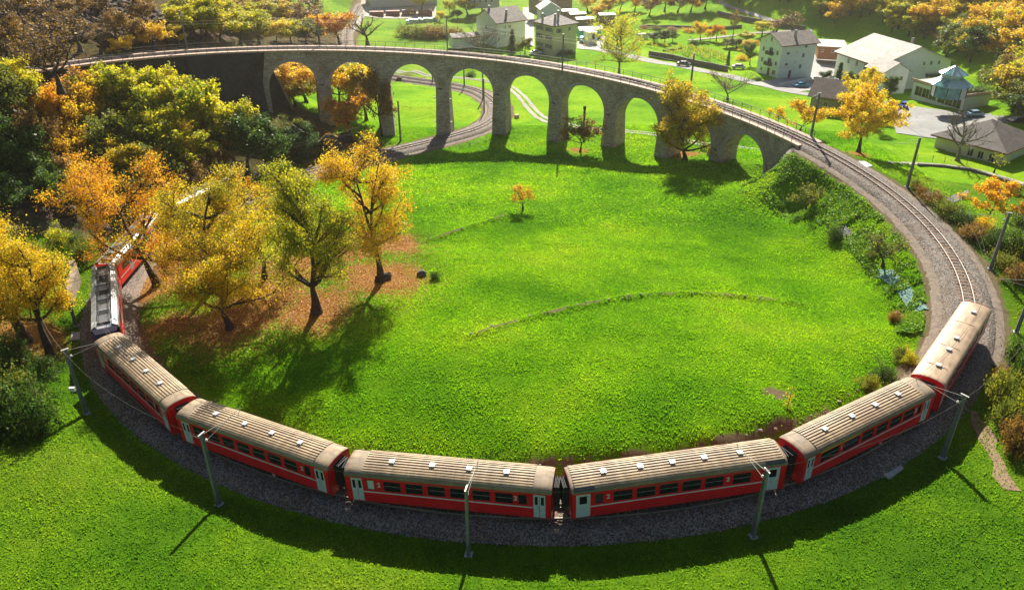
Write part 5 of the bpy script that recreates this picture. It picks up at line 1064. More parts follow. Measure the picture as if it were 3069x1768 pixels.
# ------------------------------------------------------------------ buildings
M_pl = lambda n_, c: paint(n_, c, .85, var=.08, scale=.5, bmp=.1, bscale=6)
W_white = M_pl('white_render', (.74, .75, .72)); W_cream = M_pl('cream_render', (.60, .54, .36)); W_min = M_pl('mint_white_render', (.68, .76, .68)); W_stone = paint('house_masonry', (.36, .30, .23), .9, var=.4, scale=2, bmp=.4); W_tan = M_pl('beige_render', (.56, .53, .43))
M_shut = paint('shutter_green', (.16, .20, .17), .6, var=.2, scale=3); M_fr = paint('window_frame', (.66, .64, .58), .5, var=.1); M_tim = paint('dark_timber', (.16, .06, .03), .7, var=.4, scale=3); M_timr = paint('red_timber', (.36, .13, .07), .7, var=.3, scale=3)
def tilemat(name, c1, c2, sc=1.0):
    m = mat(name); p = m.node_tree.nodes['Principled BSDF']; tc = N(m, 'ShaderNodeTexCoord'); b = N(m, 'ShaderNodeTexBrick'); b.inputs['Scale'].default_value = 1; b.inputs['Brick Width'].default_value = .5*sc; b.inputs['Row Height'].default_value = .4*sc; b.inputs['Mortar Size'].default_value = .03
    b.inputs['Color1'].default_value = (*c1, 1); b.inputs['Color2'].default_value = (*c2, 1); b.inputs['Mortar'].default_value = (*[c*.4 for c in c2], 1); L(m, tc.outputs['UV'], b.inputs['Vector'])
    n = noise_n(m, .6, 4, .7); r = ramp(m, n.outputs['Fac'], [(.35, (.6, .6, .6)), (.6, (1.1, 1.1, 1.1))]); L(m, mixc(m, 1, b.outputs['Color'], r.outputs[0], 'MULTIPLY'), p.inputs['Base Color']); p.inputs['Roughness'].default_value = .75; L(m, bump(m, b.outputs['Fac'], -.8, .05), p.inputs['Normal']); return m
R_brown = tilemat('brown_tiles', (.17, .12, .09), (.11, .08, .06)); R_pale = tilemat('pale_slates', (.46, .41, .35), (.33, .28, .235), 1.5); R_grey = tilemat('grey_tiles', (.26, .21, .17), (.19, .15, .12)); R_dk = tilemat('dark_tiles', (.12, .095, .08), (.075, .06, .05)); R_slate = tilemat('slate_slabs', (.50, .44, .38), (.30, .26, .23), 1.6)
M_white2 = paint('white_sheet_roof', (.60, .58, .55), .5, var=.15, scale=1)
def roofpoly(parent, name, polys, m, th=.18):
    """each polygon becomes a slab; uv follows the slope"""
    V = []; F = []; UV = []
    for pl in polys:
        pl = [Vector(p_) for p_ in pl]; nrm = (pl[1]-pl[0]).cross(pl[2]-pl[0]).normalized()
        if nrm.z < 0: pl = pl[::-1]; nrm = -nrm
        ax = (pl[1]-pl[0]).normalized() if abs((pl[1]-pl[0]).normalized().z) < .2 else nrm.cross(Vector((0, 0, 1))).normalized(); ay = nrm.cross(ax); b = len(V); n_ = len(pl)
        V += [tuple(p_) for p_ in pl]+[tuple(p_-Vector((0, 0, th))) for p_ in pl]; UV += [(p_.dot(ax), p_.dot(ay)) for p_ in pl]*2
        F += [tuple(range(b, b+n_)), tuple(range(b+n_, b+2*n_))[::-1]]+[(b+i, b+n_+i, b+n_+(i+1) % n_, b+(i+1) % n_) for i in range(n_)]
    return pmesh(name, V, F, m, UV, parent)
def house(name, label, px, z, H_, roof, wm, rm, rise=3.0, oh=.7, wins=(), win_r=(), chim=(), cat='house', depth=None, swap=False, group=None):
    """px: ground points left, front, right in the picture; long side = left face if swap else right face"""
    Lp, Fp, Rp = [at(a, b, z) for a, b in px]; a = (Lp-Fp)[:2]; b = (Rp-Fp)[:2]; la, lb = np.hypot(*a), np.hypot(*b); ta, tb = math.atan2(a[1], a[0]), math.atan2(b[1], b[0])
    d = (ta-tb) % (2*math.pi); tb2 = tb+(d-math.pi/2)/2*(1 if True else 0); 
    if depth: la, lb = depth[0] or la, depth[1] or lb
    e = empty(name, (Fp[0], Fp[1], z), tb2, label, cat, group)      # local x along right face (away to the right), local y along left face
    w = MB(); X, Y = lb, la; t = .25
    w.add([(0, 0, -1.5), (X, 0, -1.5), (X, Y, -1.5), (0, Y, -1.5), (0, 0, H_), (X, 0, H_), (X, Y, H_), (0, Y, H_)], [(0, 1, 5, 4), (1, 2, 6, 5), (2, 3, 7, 6), (3, 0, 4, 7)])
    along_x = not swap
    if roof == 'gable':
        if along_x: w.add([(0, 0, H_), (0, Y, H_), (0, Y/2, H_+rise), (X, 0, H_), (X, Y, H_), (X, Y/2, H_+rise)], [(0, 2, 1), (3, 4, 5)])
        else: w.add([(0, 0, H_), (X, 0, H_), (X/2, 0, H_+rise), (0, Y, H_), (X, Y, H_), (X/2, Y, H_+rise)], [(0, 1, 2), (3, 5, 4)])
    w.build('wall', wm, e)
    o = oh; k = rise/((Y if along_x else X)/2); zo = H_-o*k+.12
    if roof == 'gable':
        if along_x: rp_ = [[(-o, -o, zo), (X+o, -o, zo), (X+o, Y/2, H_+rise+.12), (-o, Y/2, H_+rise+.12)], [(-o, Y/2, H_+rise+.12), (X+o, Y/2, H_+rise+.12), (X+o, Y+o, zo), (-o, Y+o, zo)]]
        else: rp_ = [[(-o, -o, zo), (-o, Y+o, zo), (X/2, Y+o, H_+rise+.12), (X/2, -o, H_+rise+.12)], [(X/2, -o, H_+rise+.12), (X/2, Y+o, H_+rise+.12), (X+o, Y+o, zo), (X+o, -o, zo)]]
    elif roof == 'hip':
        zt = H_+rise
        if X >= Y: r0, r1 = (Y/2, Y/2), (X-Y/2, Y/2)
        else: r0, r1 = (X/2, X/2), (X/2, Y-X/2)
        c_ = [(-o, -o), (X+o, -o), (X+o, Y+o), (-o, Y+o)]; cz = [(a_, b_, zo) for a_, b_ in c_]; A_, B_ = (*r0, zt), (*r1, zt)
        rp_ = [[cz[0], cz[1], B_, A_], [cz[2], cz[3], A_, B_], [cz[3], cz[0], A_], [cz[1], cz[2], B_]] if X >= Y else [[cz[0], cz[1], A_], [cz[1], cz[2], B_, A_], [cz[2], cz[3], B_], [cz[3], cz[0], A_, B_]]
    else: rp_ = [[(-o, -o, H_+.15), (X+o, -o, H_+.15), (X+o, Y+o, H_+.15+rise*.0), (-o, Y+o, H_+.15)]]
    rf = roofpoly(e, 'roof', rp_, rm)
    fa = MB()
    if roof != 'flat':
        fa.box(-o, X+o, -o-.08, -o+.02, zo-.3, zo-.02) if along_x or roof == 'hip' else None; fa.box(-o-.08, -o+.02, -o, Y+o, zo-.3, zo-.02) if (not along_x) or roof == 'hip' else None
        if fa.v: fa.build('gutter', M_tim, rf)
    def win(face, u, v, ww, hh, kind):
        if face == 'R': M_ = Matrix.Translation((u*X, 0, v))
        else: M_ = Matrix.Translation((0, u*Y, v)) @ Matrix.Rotation(-math.pi/2, 4, 'Z')
        fr = MB().box(-ww/2, -ww/2+.09, -.06, .02, 0, hh).box(ww/2-.09, ww/2, -.06, .02, 0, hh).box(-ww/2+.09, ww/2-.09, -.06, .02, 0, .09).box(-ww/2+.09, ww/2-.09, -.06, .02, hh-.09, hh).box(-.03, .03, -.05, .02, .09, hh-.09).box(-ww/2-.08, ww/2+.08, -.14, .02, -.08, 0)
        nm = 'door' if kind == 'door' else 'window'; f = link(nm, fr.mesh(nm, M_tim if kind == 'door' else M_fr), e); f.matrix_basis = M_
        pn = MB().box(-ww/2+.05, ww/2-.05, -.025, -.005, .05, hh-.05).build('pane' if kind != 'door' else 'door_leaf', M_pane if kind != 'door' else M_tim, f)
        if kind in ('sh', 'shw'):
            for s_ in (-1, 1): x0, x1 = sorted((s_*(ww/2+.03), s_*(ww/2+.48))); MB().box(x0, x1, -.07, -.02, 0, hh).build('shutter', M_shut if kind == 'sh' else W_min, f)
        if kind == 'balc':
            MB().box(-ww/2-.5, ww/2+.5, -1.1, -.02, -.25, -.1).build('balcony_floor', W_min, f); rl = MB().box(-ww/2-.5, ww/2+.5, -1.1, -1.05, -.1, .85).box(-ww/2-.5, -ww/2-.45, -1.05, -.05, -.1, .85).box(ww/2+.45, ww/2+.5, -1.05, -.05, -.1, .85).build('balcony_rail', M_iron, f)
    for q_ in wins: win('L', *q_)
    for q_ in win_r: win('R', *q_)
    for (cx, cy, ch) in chim: c_ = MB().box(cx*X-.3, cx*X+.3, cy*Y-.3, cy*Y+.3, H_, H_+ch).build('chimney', M_conc, e); MB().box(cx*X-.38, cx*X+.38, cy*Y-.38, cy*Y+.38, H_+ch, H_+ch+.15).build('chimney_cap', M_iron, c_)
    return e, X, Y
# cream three storey house with hipped slab roof
rows = [(.15, .35, .68, .88)]
wl = [(u, v, 1.0, 1.5, 'sh') for v in (.9, 3.8, 6.4) for u in (.18, .36, .66, .86)]
house('apartment_house', 'cream three storey house with hipped slate roof and dark shutters behind the viaduct', ((1317, 119), (1366, 131), (1424, 123)), 4.1, 9.0, 'hip', W_cream, R_slate, 2.6, .6, wl+[(u, 8.25, .5, .35, 'n') for u in (.2, .5, .8)], [(.22, 6.2, 1.4, 1.5, 'sh'), (.68, 6.4, 1.0, 1.4, 'n'), (.42, 3.9, .6, .8, 'n'), (.3, 8.25, .5, .35, 'n'), (.7, 8.25, .5, .35, 'n')], ((.1, .75, 2.6), (.28, .3, 2.8), (.5, .4, 3.6)))
house('white_house', 'white house with broad grey gabled roof behind the bare purplish tree', ((1184, 92), (1226, 108), (1291, 97)), 4.3, 7.2, 'gable', W_white, R_grey, 3.6, .7, [(.5, 4, 1, 1.3, 'n')], [(u, v, .6, .9, 'n') for v in (2.6, 4.8) for u in (.3, .42, .47)], ((.1, .5, 4.6), (.52, .25, 3.2)))
house('white_house', 'small white gabled house with dark gable wall above the cream house', ((1326, 40), (1335, 52), (1382, 50)), 3.2, 4.6, 'gable', paint('grey_render', (.52, .55, .58), .85, var=.08), M_white2, 2.6, .6, (), ((.2, 1.4, .7, .9, 'n'),), ((.6, .5, 4.0),), swap=True, depth=(9, None))
house('barn', 'large brown roofed barn at the top behind the small white gabled house', ((1318, 10), (1332, 34), (1400, 26)), 2.8, 5.5, 'gable', paint('barn_wall', (.30, .23, .17), .9, var=.3), R_grey, 3.6, .6, depth=(14, None))
house('apartment_house', 'grey block at the top edge left of the brown barn', ((1150, -6), (1160, 14), (1232, 12)), 2.5, 7.0, 'flat', paint('block_grey', (.45, .45, .44), .85, var=.1), M_conc, 0, .3, (), [(u, v, 1, 1.2, 'n') for u in (.15, .35, .55, .75) for v in (1, 4)], depth=(10, None))
for i, (a, b_, c_, lb_) in enumerate((((1384, 38), (1388, 42), (1424, 40), 'low white roofed shed nearest the small gabled house'), ((1402, 46), (1408, 50), (1444, 48), 'low white roofed shed between the two other garden sheds'), ((1418, 58), (1424, 63), (1462, 60), 'low white roofed shed nearest the teal tent'), ((1474, 46), (1480, 52), (1516, 50), 'white roofed shed left of the tall yellow green tree'))):
    house('shed', lb_, (a, b_, c_), 3.4, 2.2, 'gable', paint('shed_wall%d' % i, (.30, .2, .14), .9, var=.3), M_white2, .5, .3, cat='shed', depth=(3.5, None))
e_, X_, Y_ = house('market_tent', 'white topped tent with teal side cloth beside the cream house', ((1424, 78), (1432, 86), (1482, 82)), 3.8, 1.6, 'gable', paint('teal_cloth', (.05, .42, .36), .6, var=.2), M_white2, .8, .5, cat='tent', depth=(4, None))
house('kiosk', 'small white container kiosk with open front on the yard', ((1442, 95), (1455, 101), (1472, 99)), 3.9, 2.7, 'flat', W_white, M_white2, 0, .15, (), ((.5, .4, 1.0, 1.8, 'door'),), cat='kiosk')
house('annex', 'low grey roofed annex between the hedge and the white gabled house', ((1100, 98), (1118, 110), (1182, 106)), 4.6, 2.2, 'gable', W_white, R_grey, .9, .4, depth=(6, None))
# mint white block of flats
e_, X_, Y_ = house('block_of_flats', 'pale mint four storey block with balconies in its gable end', ((1863, 176), (1918, 194), (2004, 186)), 4.6, 9.8, 'gable', W_min, R_grey, 2.3, .9,
      [(u, v, 1.0, 1.3, 'shw') for v in (3.3, 6.4) for u in (.16, .80)]+[(.46, 3.0, 1.6, 2.0, 'balc'), (.46, 6.1, 1.6, 2.0, 'balc'), (.5, 9.7, .8, 1.3, 'shw'), (.74, 9.2, .4, .5, 'n'), (.26, 9.2, .4, .5, 'n'), (.44, .0, 1.0, 2.1, 'door'), (.2, .6, 1.5, 1.4, 'n'), (.78, .7, .9, 1.0, 'n')],
      [(.2, 3.5, 1.1, .8, 'n'), (.2, 6.6, 1.1, .8, 'n'), (.45, 3.8, .4, .9, 'n'), (.45, 6.8, .35, .8, 'n'), (.62, 2.2, .9, 1.3, 'n'), (.66, 5.4, .9, 1.3, 'n'), (.70, 8.2, .9, 1.2, 'n'), (.34, 0, .9, 2.0, 'door')], ((.5, .25, 3.0),))
house('shed', 'long shed with white sheet roof and red timber front behind the mint block', ((2006, 112), (2018, 135), (2084, 139)), 4.8, 2.7, 'flat', M_timr, M_white2, 0, .5, (), ((.15, .9, .8, .8, 'n'), (.55, .8, 1.0, 1.0, 'n'), (.75, .8, 1.0, 1.0, 'n')), cat='shed', depth=(11, None))
# large pale roofed house, its wing, terrace and pavilion
house('large_house', 'large white house under a wide pale slab roof, right of the mint block', ((2072, 176), (2158, 214), (2318, 196)), 5.2, 6.0, 'gable', W_white, R_pale, 4.4, .9, [(.7, 3.6, 1.0, 1.5, 'n'), (.5, 3.6, 1.0, 1.5, 'n'), (.3, 3.6, 1.0, 1.5, 'n')], [(.12, 3.2, 1.0, 1.2, 'n'), (.26, 3.0, 1.0, 1.2, 'n'), (.62, 5.0, .8, 1.1, 'n'), (.72, 5.0, .8, 1.1, 'n'), (.83, 5.0, .8, 1.1, 'n'), (.8, 1.8, 4.5, .2, 'balc')], ((.62, .35, 5.2),), swap=True)
house('house_wing', 'lower wing with its own pale gable, joined to the front of the large house', ((2140, 214), (2170, 226), (2232, 222)), 5.2, 5.4, 'gable', W_white, R_pale, 2.2, .7, (), [(.3, 2.8, 1.0, 1.2, 'n'), (.75, 2.6, 1.0, 1.2, 'n')], swap=True, depth=(7, None))
e_, X_, Y_ = house('terrace_building', 'low garage with a long glazed wall and planted roof terrace', ((2243, 240), (2371, 281), (2436, 274)), 5.6, 4.2, 'flat', W_white, M_conc, 0, .5, [(u, .9, 2.6, 2.4, 'n') for u in (.12, .26, .40, .58, .72, .86)], cat='garage')
MB().box(-.45, X_+.45, -.5, -.3, 4.3, 5.0).box(-.5, -.3, -.3, Y_+.45, 4.3, 5.0).build('parapet', M_cop, e_)
hb = put_tree('terrace_hedge', PR['bush_dg'], (0, 0, 0), 'dark clipped hedge along the edge of the roof terrace', 'hedge', None, 0, (2.2, .7, .55)); hb.location = e_.matrix_basis @ Vector((X_*.5, 2.0, 4.4)); hb.rotation_euler = e_.rotation_euler
M_gl = glassy('pavilion_glass', (.12, .30, .30), .12); M_gl2 = paint('pavilion_pane_pale', (.42, .58, .54), .2, var=.15)
pc = at(2338, 238, 10.2); pv = empty('glass_pavilion', tuple(pc), .2, 'octagonal two tier glass pavilion on the roof terrace', 'pavilion')
for r0, r1, z0, z1, nm in ((5.0, 2.4, 3.0, 4.6, 'lower_roof'), (3.3, .15, 5.5, 7.3, 'upper_roof')):
    for k in range(8):
        a0, a1 = math.pi*k/4, math.pi*(k+1)/4; g_ = .02; A0 = a0+g_; A1 = a1-g_
        vv = [(r0*math.cos(A0), r0*math.sin(A0), z0), (r0*math.cos(A1), r0*math.sin(A1), z0), (r1*math.cos(A1), r1*math.sin(A1), z1), (r1*math.cos(A0), r1*math.sin(A0), z1)]
        MB().add(vv+[(x, y, z-.06) for x, y, z in vv], [(0, 1, 2, 3), (7, 6, 5, 4), (0, 4, 5, 1), (2, 6, 7, 3)]).build('roof_pane', M_gl2 if k % 2 else M_gl, pv)
        MB().tube((r0*math.cos(a0), r0*math.sin(a0), z0+.05), (r1*math.cos(a0), r1*math.sin(a0), z1+.05), .07, n=5).build('roof_bar', M_alu, pv)
for k in range(8):
    a = math.pi*k/4; a1 = a+math.pi/4; MB().tube((3.9*math.cos(a), 3.9*math.sin(a), 0), (3.9*math.cos(a), 3.9*math.sin(a), 3.2), .12, n=6).build('post', M_iron, pv)
    q_ = [(3.8*math.cos(a), 3.8*math.sin(a), 0), (3.8*math.cos(a1), 3.8*math.sin(a1), 0), (3.8*math.cos(a1), 3.8*math.sin(a1), 3.1), (3.8*math.cos(a), 3.8*math.sin(a), 3.1)]; MB().add(q_, [(0, 1, 2, 3)]).build('wall_panel', M_gl if k % 3 else W_white, pv)
MB().lathe([(2.35, 4.4), (2.35, 5.6)], 8).build('clerestory', M_gl2, pv)
house('brown_roofed_house', 'stone house with a wide brown tiled roof close behind the golden bush', ((1968, 250), (1996, 274), (2090, 306)), 6.8, 4.3, 'gable', W_stone, R_brown, 2.9, .8, ((.5, .6, .9, 1.9, 'door'),), ((.3, 1.6, 1.1, 1.2, 'n'), (.75, .3, 2.2, 2.2, 'door')), (), depth=(9.5, None))
e_, X_, Y_ = house('hipped_roof_house', 'beige house with large dark hipped roof cut by the right picture edge', ((2287, 378), (2466, 412), (2560, 396)), 7.6, 3.5, 'hip', W_tan, R_dk, 3.3, .9, [(.45, .5, 1.2, 1.7, 'n'), (.3, .5, 1.2, 1.7, 'n'), (.14, .5, 1.2, 1.7, 'n')], [(.3, 1.0, .4, 1.4, 'n')], (), depth=(None, 14))
# timber yard at the top
yd = [(912, 42), (952, 40), (992, 38), (1032, 40)]
for i, (a, b_) in enumerate(yd):
    p_ = gr(a+18, b_); e = empty('timber_stack', tuple(p_), .12, ('stack of brown timber, %s in the yard by the gravel road' % ('leftmost', 'second from left', 'third from left', 'rightmost')[i]), 'timber stack', 'timber stacks in the yard at the top')
    for r_ in range(4):
        for k in range(5): MB().box(-3.3+k*1.32, -2.05+k*1.32, -1.5, 1.5, r_*.62, r_*.62+.5).build('plank_pack', M_timr if (r_+k) % 3 else M_tim, e)
for k in range(13):
    p_ = gr(1006+k*6, 60-k*.5-(k % 2)*1); e = tag(MB().box(-.62, .62, -1.4, 1.4, 0, .5).box(-.62, .62, -1.4, 1.4, .58, 1.05).box(-.6, .6, -1.38, 1.38, 1.12, 1.6+.2*(k % 3)).build('wrapped_pallet', paint('wrap%d' % k, (.55+.02*(k % 5), .66, .62), .5, var=.2, scale=2), None, loc=tuple(p_)), 'pale wrapped pallet in the long row on the grass at the top', 'pallet', 'wrapped pallets in a row')
house('warehouse', 'long pale warehouse at the top edge behind the timber stacks', ((905, -22), (915, 12), (1075, 2)), .6, 5.5, 'flat', paint('warehouse_wall', (.55, .54, .52), .85, var=.15), M_conc, 0, .3, cat='warehouse', depth=(16, None))
# walls in the village
def wallline(name, label, pts, h_, t, m, z=None):
    P = [gr(*p_) for p_ in pts]; b = MB()
    for a, c in zip(P[:-1], P[1:]):
        n_ = max(1, int(np.hypot(*(c-a)[:2])/4))
        for k in range(n_):
            p0 = a+(c-a)*k/n_; p1 = a+(c-a)*(k+1)/n_; d = Vector((p1[0]-p0[0], p1[1]-p0[1], 0)); nn = Vector((-d.y, d.x, 0)).normalized()*t/2; z0, z1 = float(H(p0[0], p0[1])), float(H(p1[0], p1[1])); j = RNG.uniform(-.05, .05)
            vv = [(p0[0]-nn.x, p0[1]-nn.y, z0-.8), (p1[0]-nn.x, p1[1]-nn.y, z1-.8), (p1[0]+nn.x, p1[1]+nn.y, z1-.8), (p0[0]+nn.x, p0[1]+nn.y, z0-.8)]; vv += [(x, y, z_+.8+h_+j) for x, y, z_ in vv]
            b.add(vv, [(4, 5, 6, 7), (0, 1, 5, 4), (1, 2, 6, 5), (2, 3, 7, 6), (3, 0, 4, 7)])
    return tag(b.build(name, m), label, 'wall')
M_dw = paint('dry_stone', (.20, .18, .15), .95, var=.5, scale=2.5, bmp=.6, bscale=6)
wallline('stone_wall', 'dark retaining wall along the village lane behind the parked dark car', ((1601, 139), (1660, 149), (1720, 163), (1795, 178)), 1.7, .5, M_dw)
wallline('stone_wall', 'short low garden wall below the dark evergreens', ((1636, 128), (1682, 121)), .5, .4, M_dw)
wallline('stone_wall', 'long dark terrace wall along the upper field lane', ((1770, 38), (1840, 52), (1930, 68), (1985, 76)), 1.6, .6, M_dw)
wallline('stone_wall', 'middle terrace wall behind the brown shrubs', ((1580, 68), (1640, 70), (1720, 72), (1800, 72), (1830, 68)), 1.0, .5, M_dw)
wallline('garden_wall', 'pale ramp wall below the mint block', ((1925, 214), (1950, 210), (2000, 199)), 1.0, .3, W_white)
wallline('stone_wall', 'low dark wall below the footpath outside the right curve', ((2265, 410), (2330, 414), (2390, 422), (2450, 440), (2527, 466)), .5, .4, M_dw)
wallline('stone_wall', 'curved masonry bank behind the mast at the left', ((172, 756), (182, 726), (192, 698), (186, 672)), 1.6, .8, paint('bank_masonry', (.34, .26, .18), .95, var=.5, scale=1.5, bmp=.8, bscale=3))
# vineyard rows
M_stk = paint('vine_stake', (.30, .25, .2), .9)
for i, (a, b_) in enumerate((((1642, 132), (1672, 143)), ((1658, 124), (1712, 148)), ((1675, 118), (1752, 152)), ((1700, 118), (1785, 154)), ((1730, 124), (1798, 152)), ((1590, 112), (1622, 122)), ((1604, 106), (1650, 120)))):
    A_, B_ = gr(*a), gr(*b_); e = empty('vine_row', tuple((A_+B_)/2), 0, 'leafy vine row, %s of the vineyard by the lane' % ('first', 'second', 'third', 'fourth', 'fifth', 'sixth and upper', 'seventh and uppermost')[i], 'vine row', 'vine rows'); inv = Matrix.Translation(-Vector((A_+B_)/2))
    L_ = np.linalg.norm(B_-A_); n_ = int(L_/2.2)+1; tips_ = []
    for k in range(n_+1): p_ = A_+(B_-A_)*k/n_; p_[2] = float(H(p_[0], p_[1])); o = MB().tube((p_[0], p_[1], p_[2]-.2), (p_[0], p_[1], p_[2]+1.9), .05, n=4).build('stake', M_stk, e); o.matrix_parent_inverse = inv
    for k in range(int(L_*3)): t_ = RNG.random(); p_ = A_+(B_-A_)*t_; tips_.append((Vector((p_[0], p_[1], float(H(p_[0], p_[1]))+RNG.uniform(.4, 1.5))), .5))
    o = link('foliage', leaf_mesh(tips_, int(L_*60), .25, PAL['yg'], .5, i), e); o.matrix_parent_inverse = inv
# ------------------------------------------------------------------ cars
def car(px, rz, col, label, van=False, z=None):
    p_ = gr(*px) if z is None else at(*px, z); m = paint('car_paint_'+label.split()[0], col, .25, .3, var=.05)
    e = empty('parked_car', tuple(p_), rz, label, 'car', 'parked cars'); e.location.z += .16
    pr = [(-2.1, .35), (-2.12, .75), (-1.95, .92), (-1.35, 1.0), (-.85, 1.42), (.75, 1.46), (1.5, 1.0), (2.0, .86), (2.14, .6), (2.1, .32)]
    if van: pr = [(-2.3, .35), (-2.3, 1.9), (-2.2, 2.0), (1.0, 2.0), (1.7, 1.2), (2.25, 1.05), (2.3, .4)]
    n_ = len(pr); vs = []
    for y, sh in ((-.86, 0), (-.80, 1), (.80, 1), (.86, 0)): pass
    ys = [(-.86, 0.0), (-.86, 1.0), (.86, 1.0), (.86, 0.0)]
    w = lambda z: .86 if z < 1.0 else .86-.22*(z-1.0)/.45*(1 if not van else .3)
    for s in (-1, 1): vs += [(x, s*w(z_), z_) for x, z_ in pr]
    b = MB().add(vs, [tuple(range(n_)), tuple(range(n_, 2*n_))[::-1]]+[(i, n_+i, n_+(i+1) % n_, (i+1) % n_) for i in range(n_)]); b.build('body', m, e)
    if not van:
        MB().add([(1.46, -.74, 1.04), (1.46, .74, 1.04), (.80, .64, 1.45), (.80, -.64, 1.45)], [(0, 1, 2, 3)]).build('windscreen', M_pane, e, loc=(.02, 0, .015)); MB().add([(-1.33, -.74, 1.03), (-1.33, .74, 1.03), (-.88, .64, 1.42), (-.88, -.64, 1.42)], [(0, 3, 2, 1)]).build('rear_window', M_pane, e, loc=(-.02, 0, .015))
        for s in (-1, 1): MB().add([(-1.15, s*.862, 1.02), (1.25, s*.862, 1.02), (.7, s*.70, 1.40), (-.8, s*.70, 1.40)], [(0, 1, 2, 3)]).build('side_window', M_pane, e, loc=(0, s*.005, 0))
    else: MB().add([(1.72, -.8, 1.2), (1.72, .8, 1.2), (1.06, .72, 1.9), (1.06, -.72, 1.9)], [(0, 1, 2, 3)]).build('windscreen', M_pane, e, loc=(.03, 0, .01))
    for x in (-1.35, 1.35):
        for s in (-1, 1): wh = MB().tube((x, s*.70, .18), (x, s*.89, .18), .33, n=14).build('wheel', M_rub, e); MB().tube((x, s*.88, .18), (x, s*.90, .18), .18, n=10).build('rim', M_alu, wh)
    for s in (-1, 1): MB().box(2.08, 2.13, s*.62-.16, s*.62+.16, .6, .72).build('headlight', M_vent, e)
car((1686, 164), -.33, (.06, .08, .09), 'dark car driving on the lane below the vineyard wall'); car((1822, 172), -.2, (.35, .38, .38), 'silver car parked on the yard left of the mint block'); car((1976, 218), .1, (.04, .22, .40), 'light blue car parked on the dark yard right of the mint block')
car((2228, 268), 1.2, (.01, .12, .55), 'vivid blue car at the shadow edge before the glazed garage'); car((2402, 290), .1, (.25, .42, .55), 'pale blue car right of the glazed garage behind the bare branches'); car((2508, 306), .2, (.015, .015, .02), 'black car with a bright reflection at the right picture edge', z=9.0)
car((1322, 136), .2, (.75, .76, .76), 'white car on the grass below the cream house'); car((1436, 106), 1.4, (.05, .35, .50), 'turquoise van beside the white kiosk', van=True); car((1585, 98), .3, (.70, .70, .70), 'white van by the dark evergreens', van=True)
# open top skip
p_ = gr(2030, 232); sk_ = empty('waste_skip', tuple(p_), -.35, 'tall black open topped skip on wheels right of the mint block', 'skip'); p_ = None
b = MB().box(-3.2, 3.2, -1.2, -1.1, .9, 3.9).box(-3.2, 3.2, 1.1, 1.2, .9, 3.9).box(-3.2, -3.1, -1.1, 1.1, .9, 3.9).box(3.1, 3.2, -1.1, 1.1, .9, 3.9).box(-3.1, 3.1, -1.1, 1.1, .9, 1.0); b.build('body', paint('skip_black', (.02, .02, .022), .6, var=.4), sk_)
MB().box(-3.3, 3.3, -1.3, -1.18, 3.85, 4.0).box(-3.3, 3.3, 1.18, 1.3, 3.85, 4.0).box(-3.3, -3.18, -1.18, 1.18, 3.85, 4.0).box(3.18, 3.3, -1.18, 1.18, 3.85, 4.0).build('rim', M_fr, sk_)
for x in (-2.2, -1.0, 1.9):
    for s in (-1, 1): MB().tube((x, s*.85, .45), (x, s*1.15, .45), .5, n=14).build('wheel', M_rub, sk_)
# ------------------------------------------------------------------ small things
M_teal = paint('teal_plastic', (.01, .13, .115), .7, var=.6, scale=1.6, dirt=(.09, .19, .165), bmp=.6, bscale=3); M_silvp = paint('silver_plastic', (.13, .145, .15), .8, 0, var=.6, scale=1.6, bmp=.9, bscale=3)
patch('plastic_sheet', ((2146, 667), (2206, 670), (2292, 768), (2256, 776)), M_teal, None, .10, 30, 46, .07, 'crumpled teal plastic sheet on the grass below the apple tree', 'plastic sheet')
patch('plastic_sheet', ((2264, 472), (2392, 469), (2382, 490), (2290, 491)), M_silvp, None, .12, 50, 14, .08, 'silver grey plastic sheet on the slope left of the orange cherry', 'plastic sheet')
patch('plastic_sheet', ((2040, 553), (2084, 556), (2130, 604), (2108, 612)), M_silvp, None, .10, 16, 24, .07, 'long pale plastic sheet on the embankment left of the apple tree', 'plastic sheet')
def slab(px, label, name='concrete_slab', m=M_conc, th=.12):
    q_ = [gr(*p_) for p_ in px]; z = max(a[2] for a in q_)+th; b = MB().add([(a[0], a[1], a[2]-.5) for a in q_]+[(a[0], a[1], a[2]+th) for a in q_], [(4, 5, 6, 7), (0, 1, 5, 4), (1, 2, 6, 5), (2, 3, 7, 6), (3, 0, 4, 7)]); return tag(b.build(name, m), label, 'slab')
slab(((2161, 1170), (2194, 1184), (2229, 1158), (2205, 1141)), 'pale concrete slab lying in the train shadow at the lower right'); slab(((2117, 402), (2134, 400), (2152, 411), (2137, 416)), 'white slab beside the track just past the viaduct', m=M_white)
slab(((176, 843), (198, 840), (198, 822), (177, 824)), 'grey slab on the ballast edge left of the railcar')
p_ = gr(1275, 292); tag(MB().box(-.55, .55, -.3, .3, 0, .75).build('stone_block', M_cop, None, loc=tuple(p_), rot=(.1, 0, .9)), 'pale stone block standing on the grass behind the central pier', 'stone block')
p_ = gr(1440, 330); st_ = tag(MB().box(-.22, .22, -.2, .2, -.3, 5.6).box(-.3, .3, -.25, .25, 5.3, 5.9).build('wooden_stele', M_bark, None, loc=tuple(p_)), 'tall dark wooden stele standing behind the small brown tree', 'sculpture')
p_ = gr(1749, 386); sc_ = empty('stone_sculpture', tuple(p_), .5, 'weathered stone figure with a beam beside the last arch pier', 'sculpture')
MB().lathe([(.5, -.2), (.45, .3), (.3, .8), (.36, 1.3), (.2, 1.7), (.12, 1.8), (.22, 2.0), (.2, 2.25), (.05, 2.4)], 9).build('figure', M_cop, sc_); MB().box(.3, 3.3, -.22, .22, .5, 1.0, Matrix.Rotation(-.12, 4, 'Y')).build('beam', M_cop, sc_)
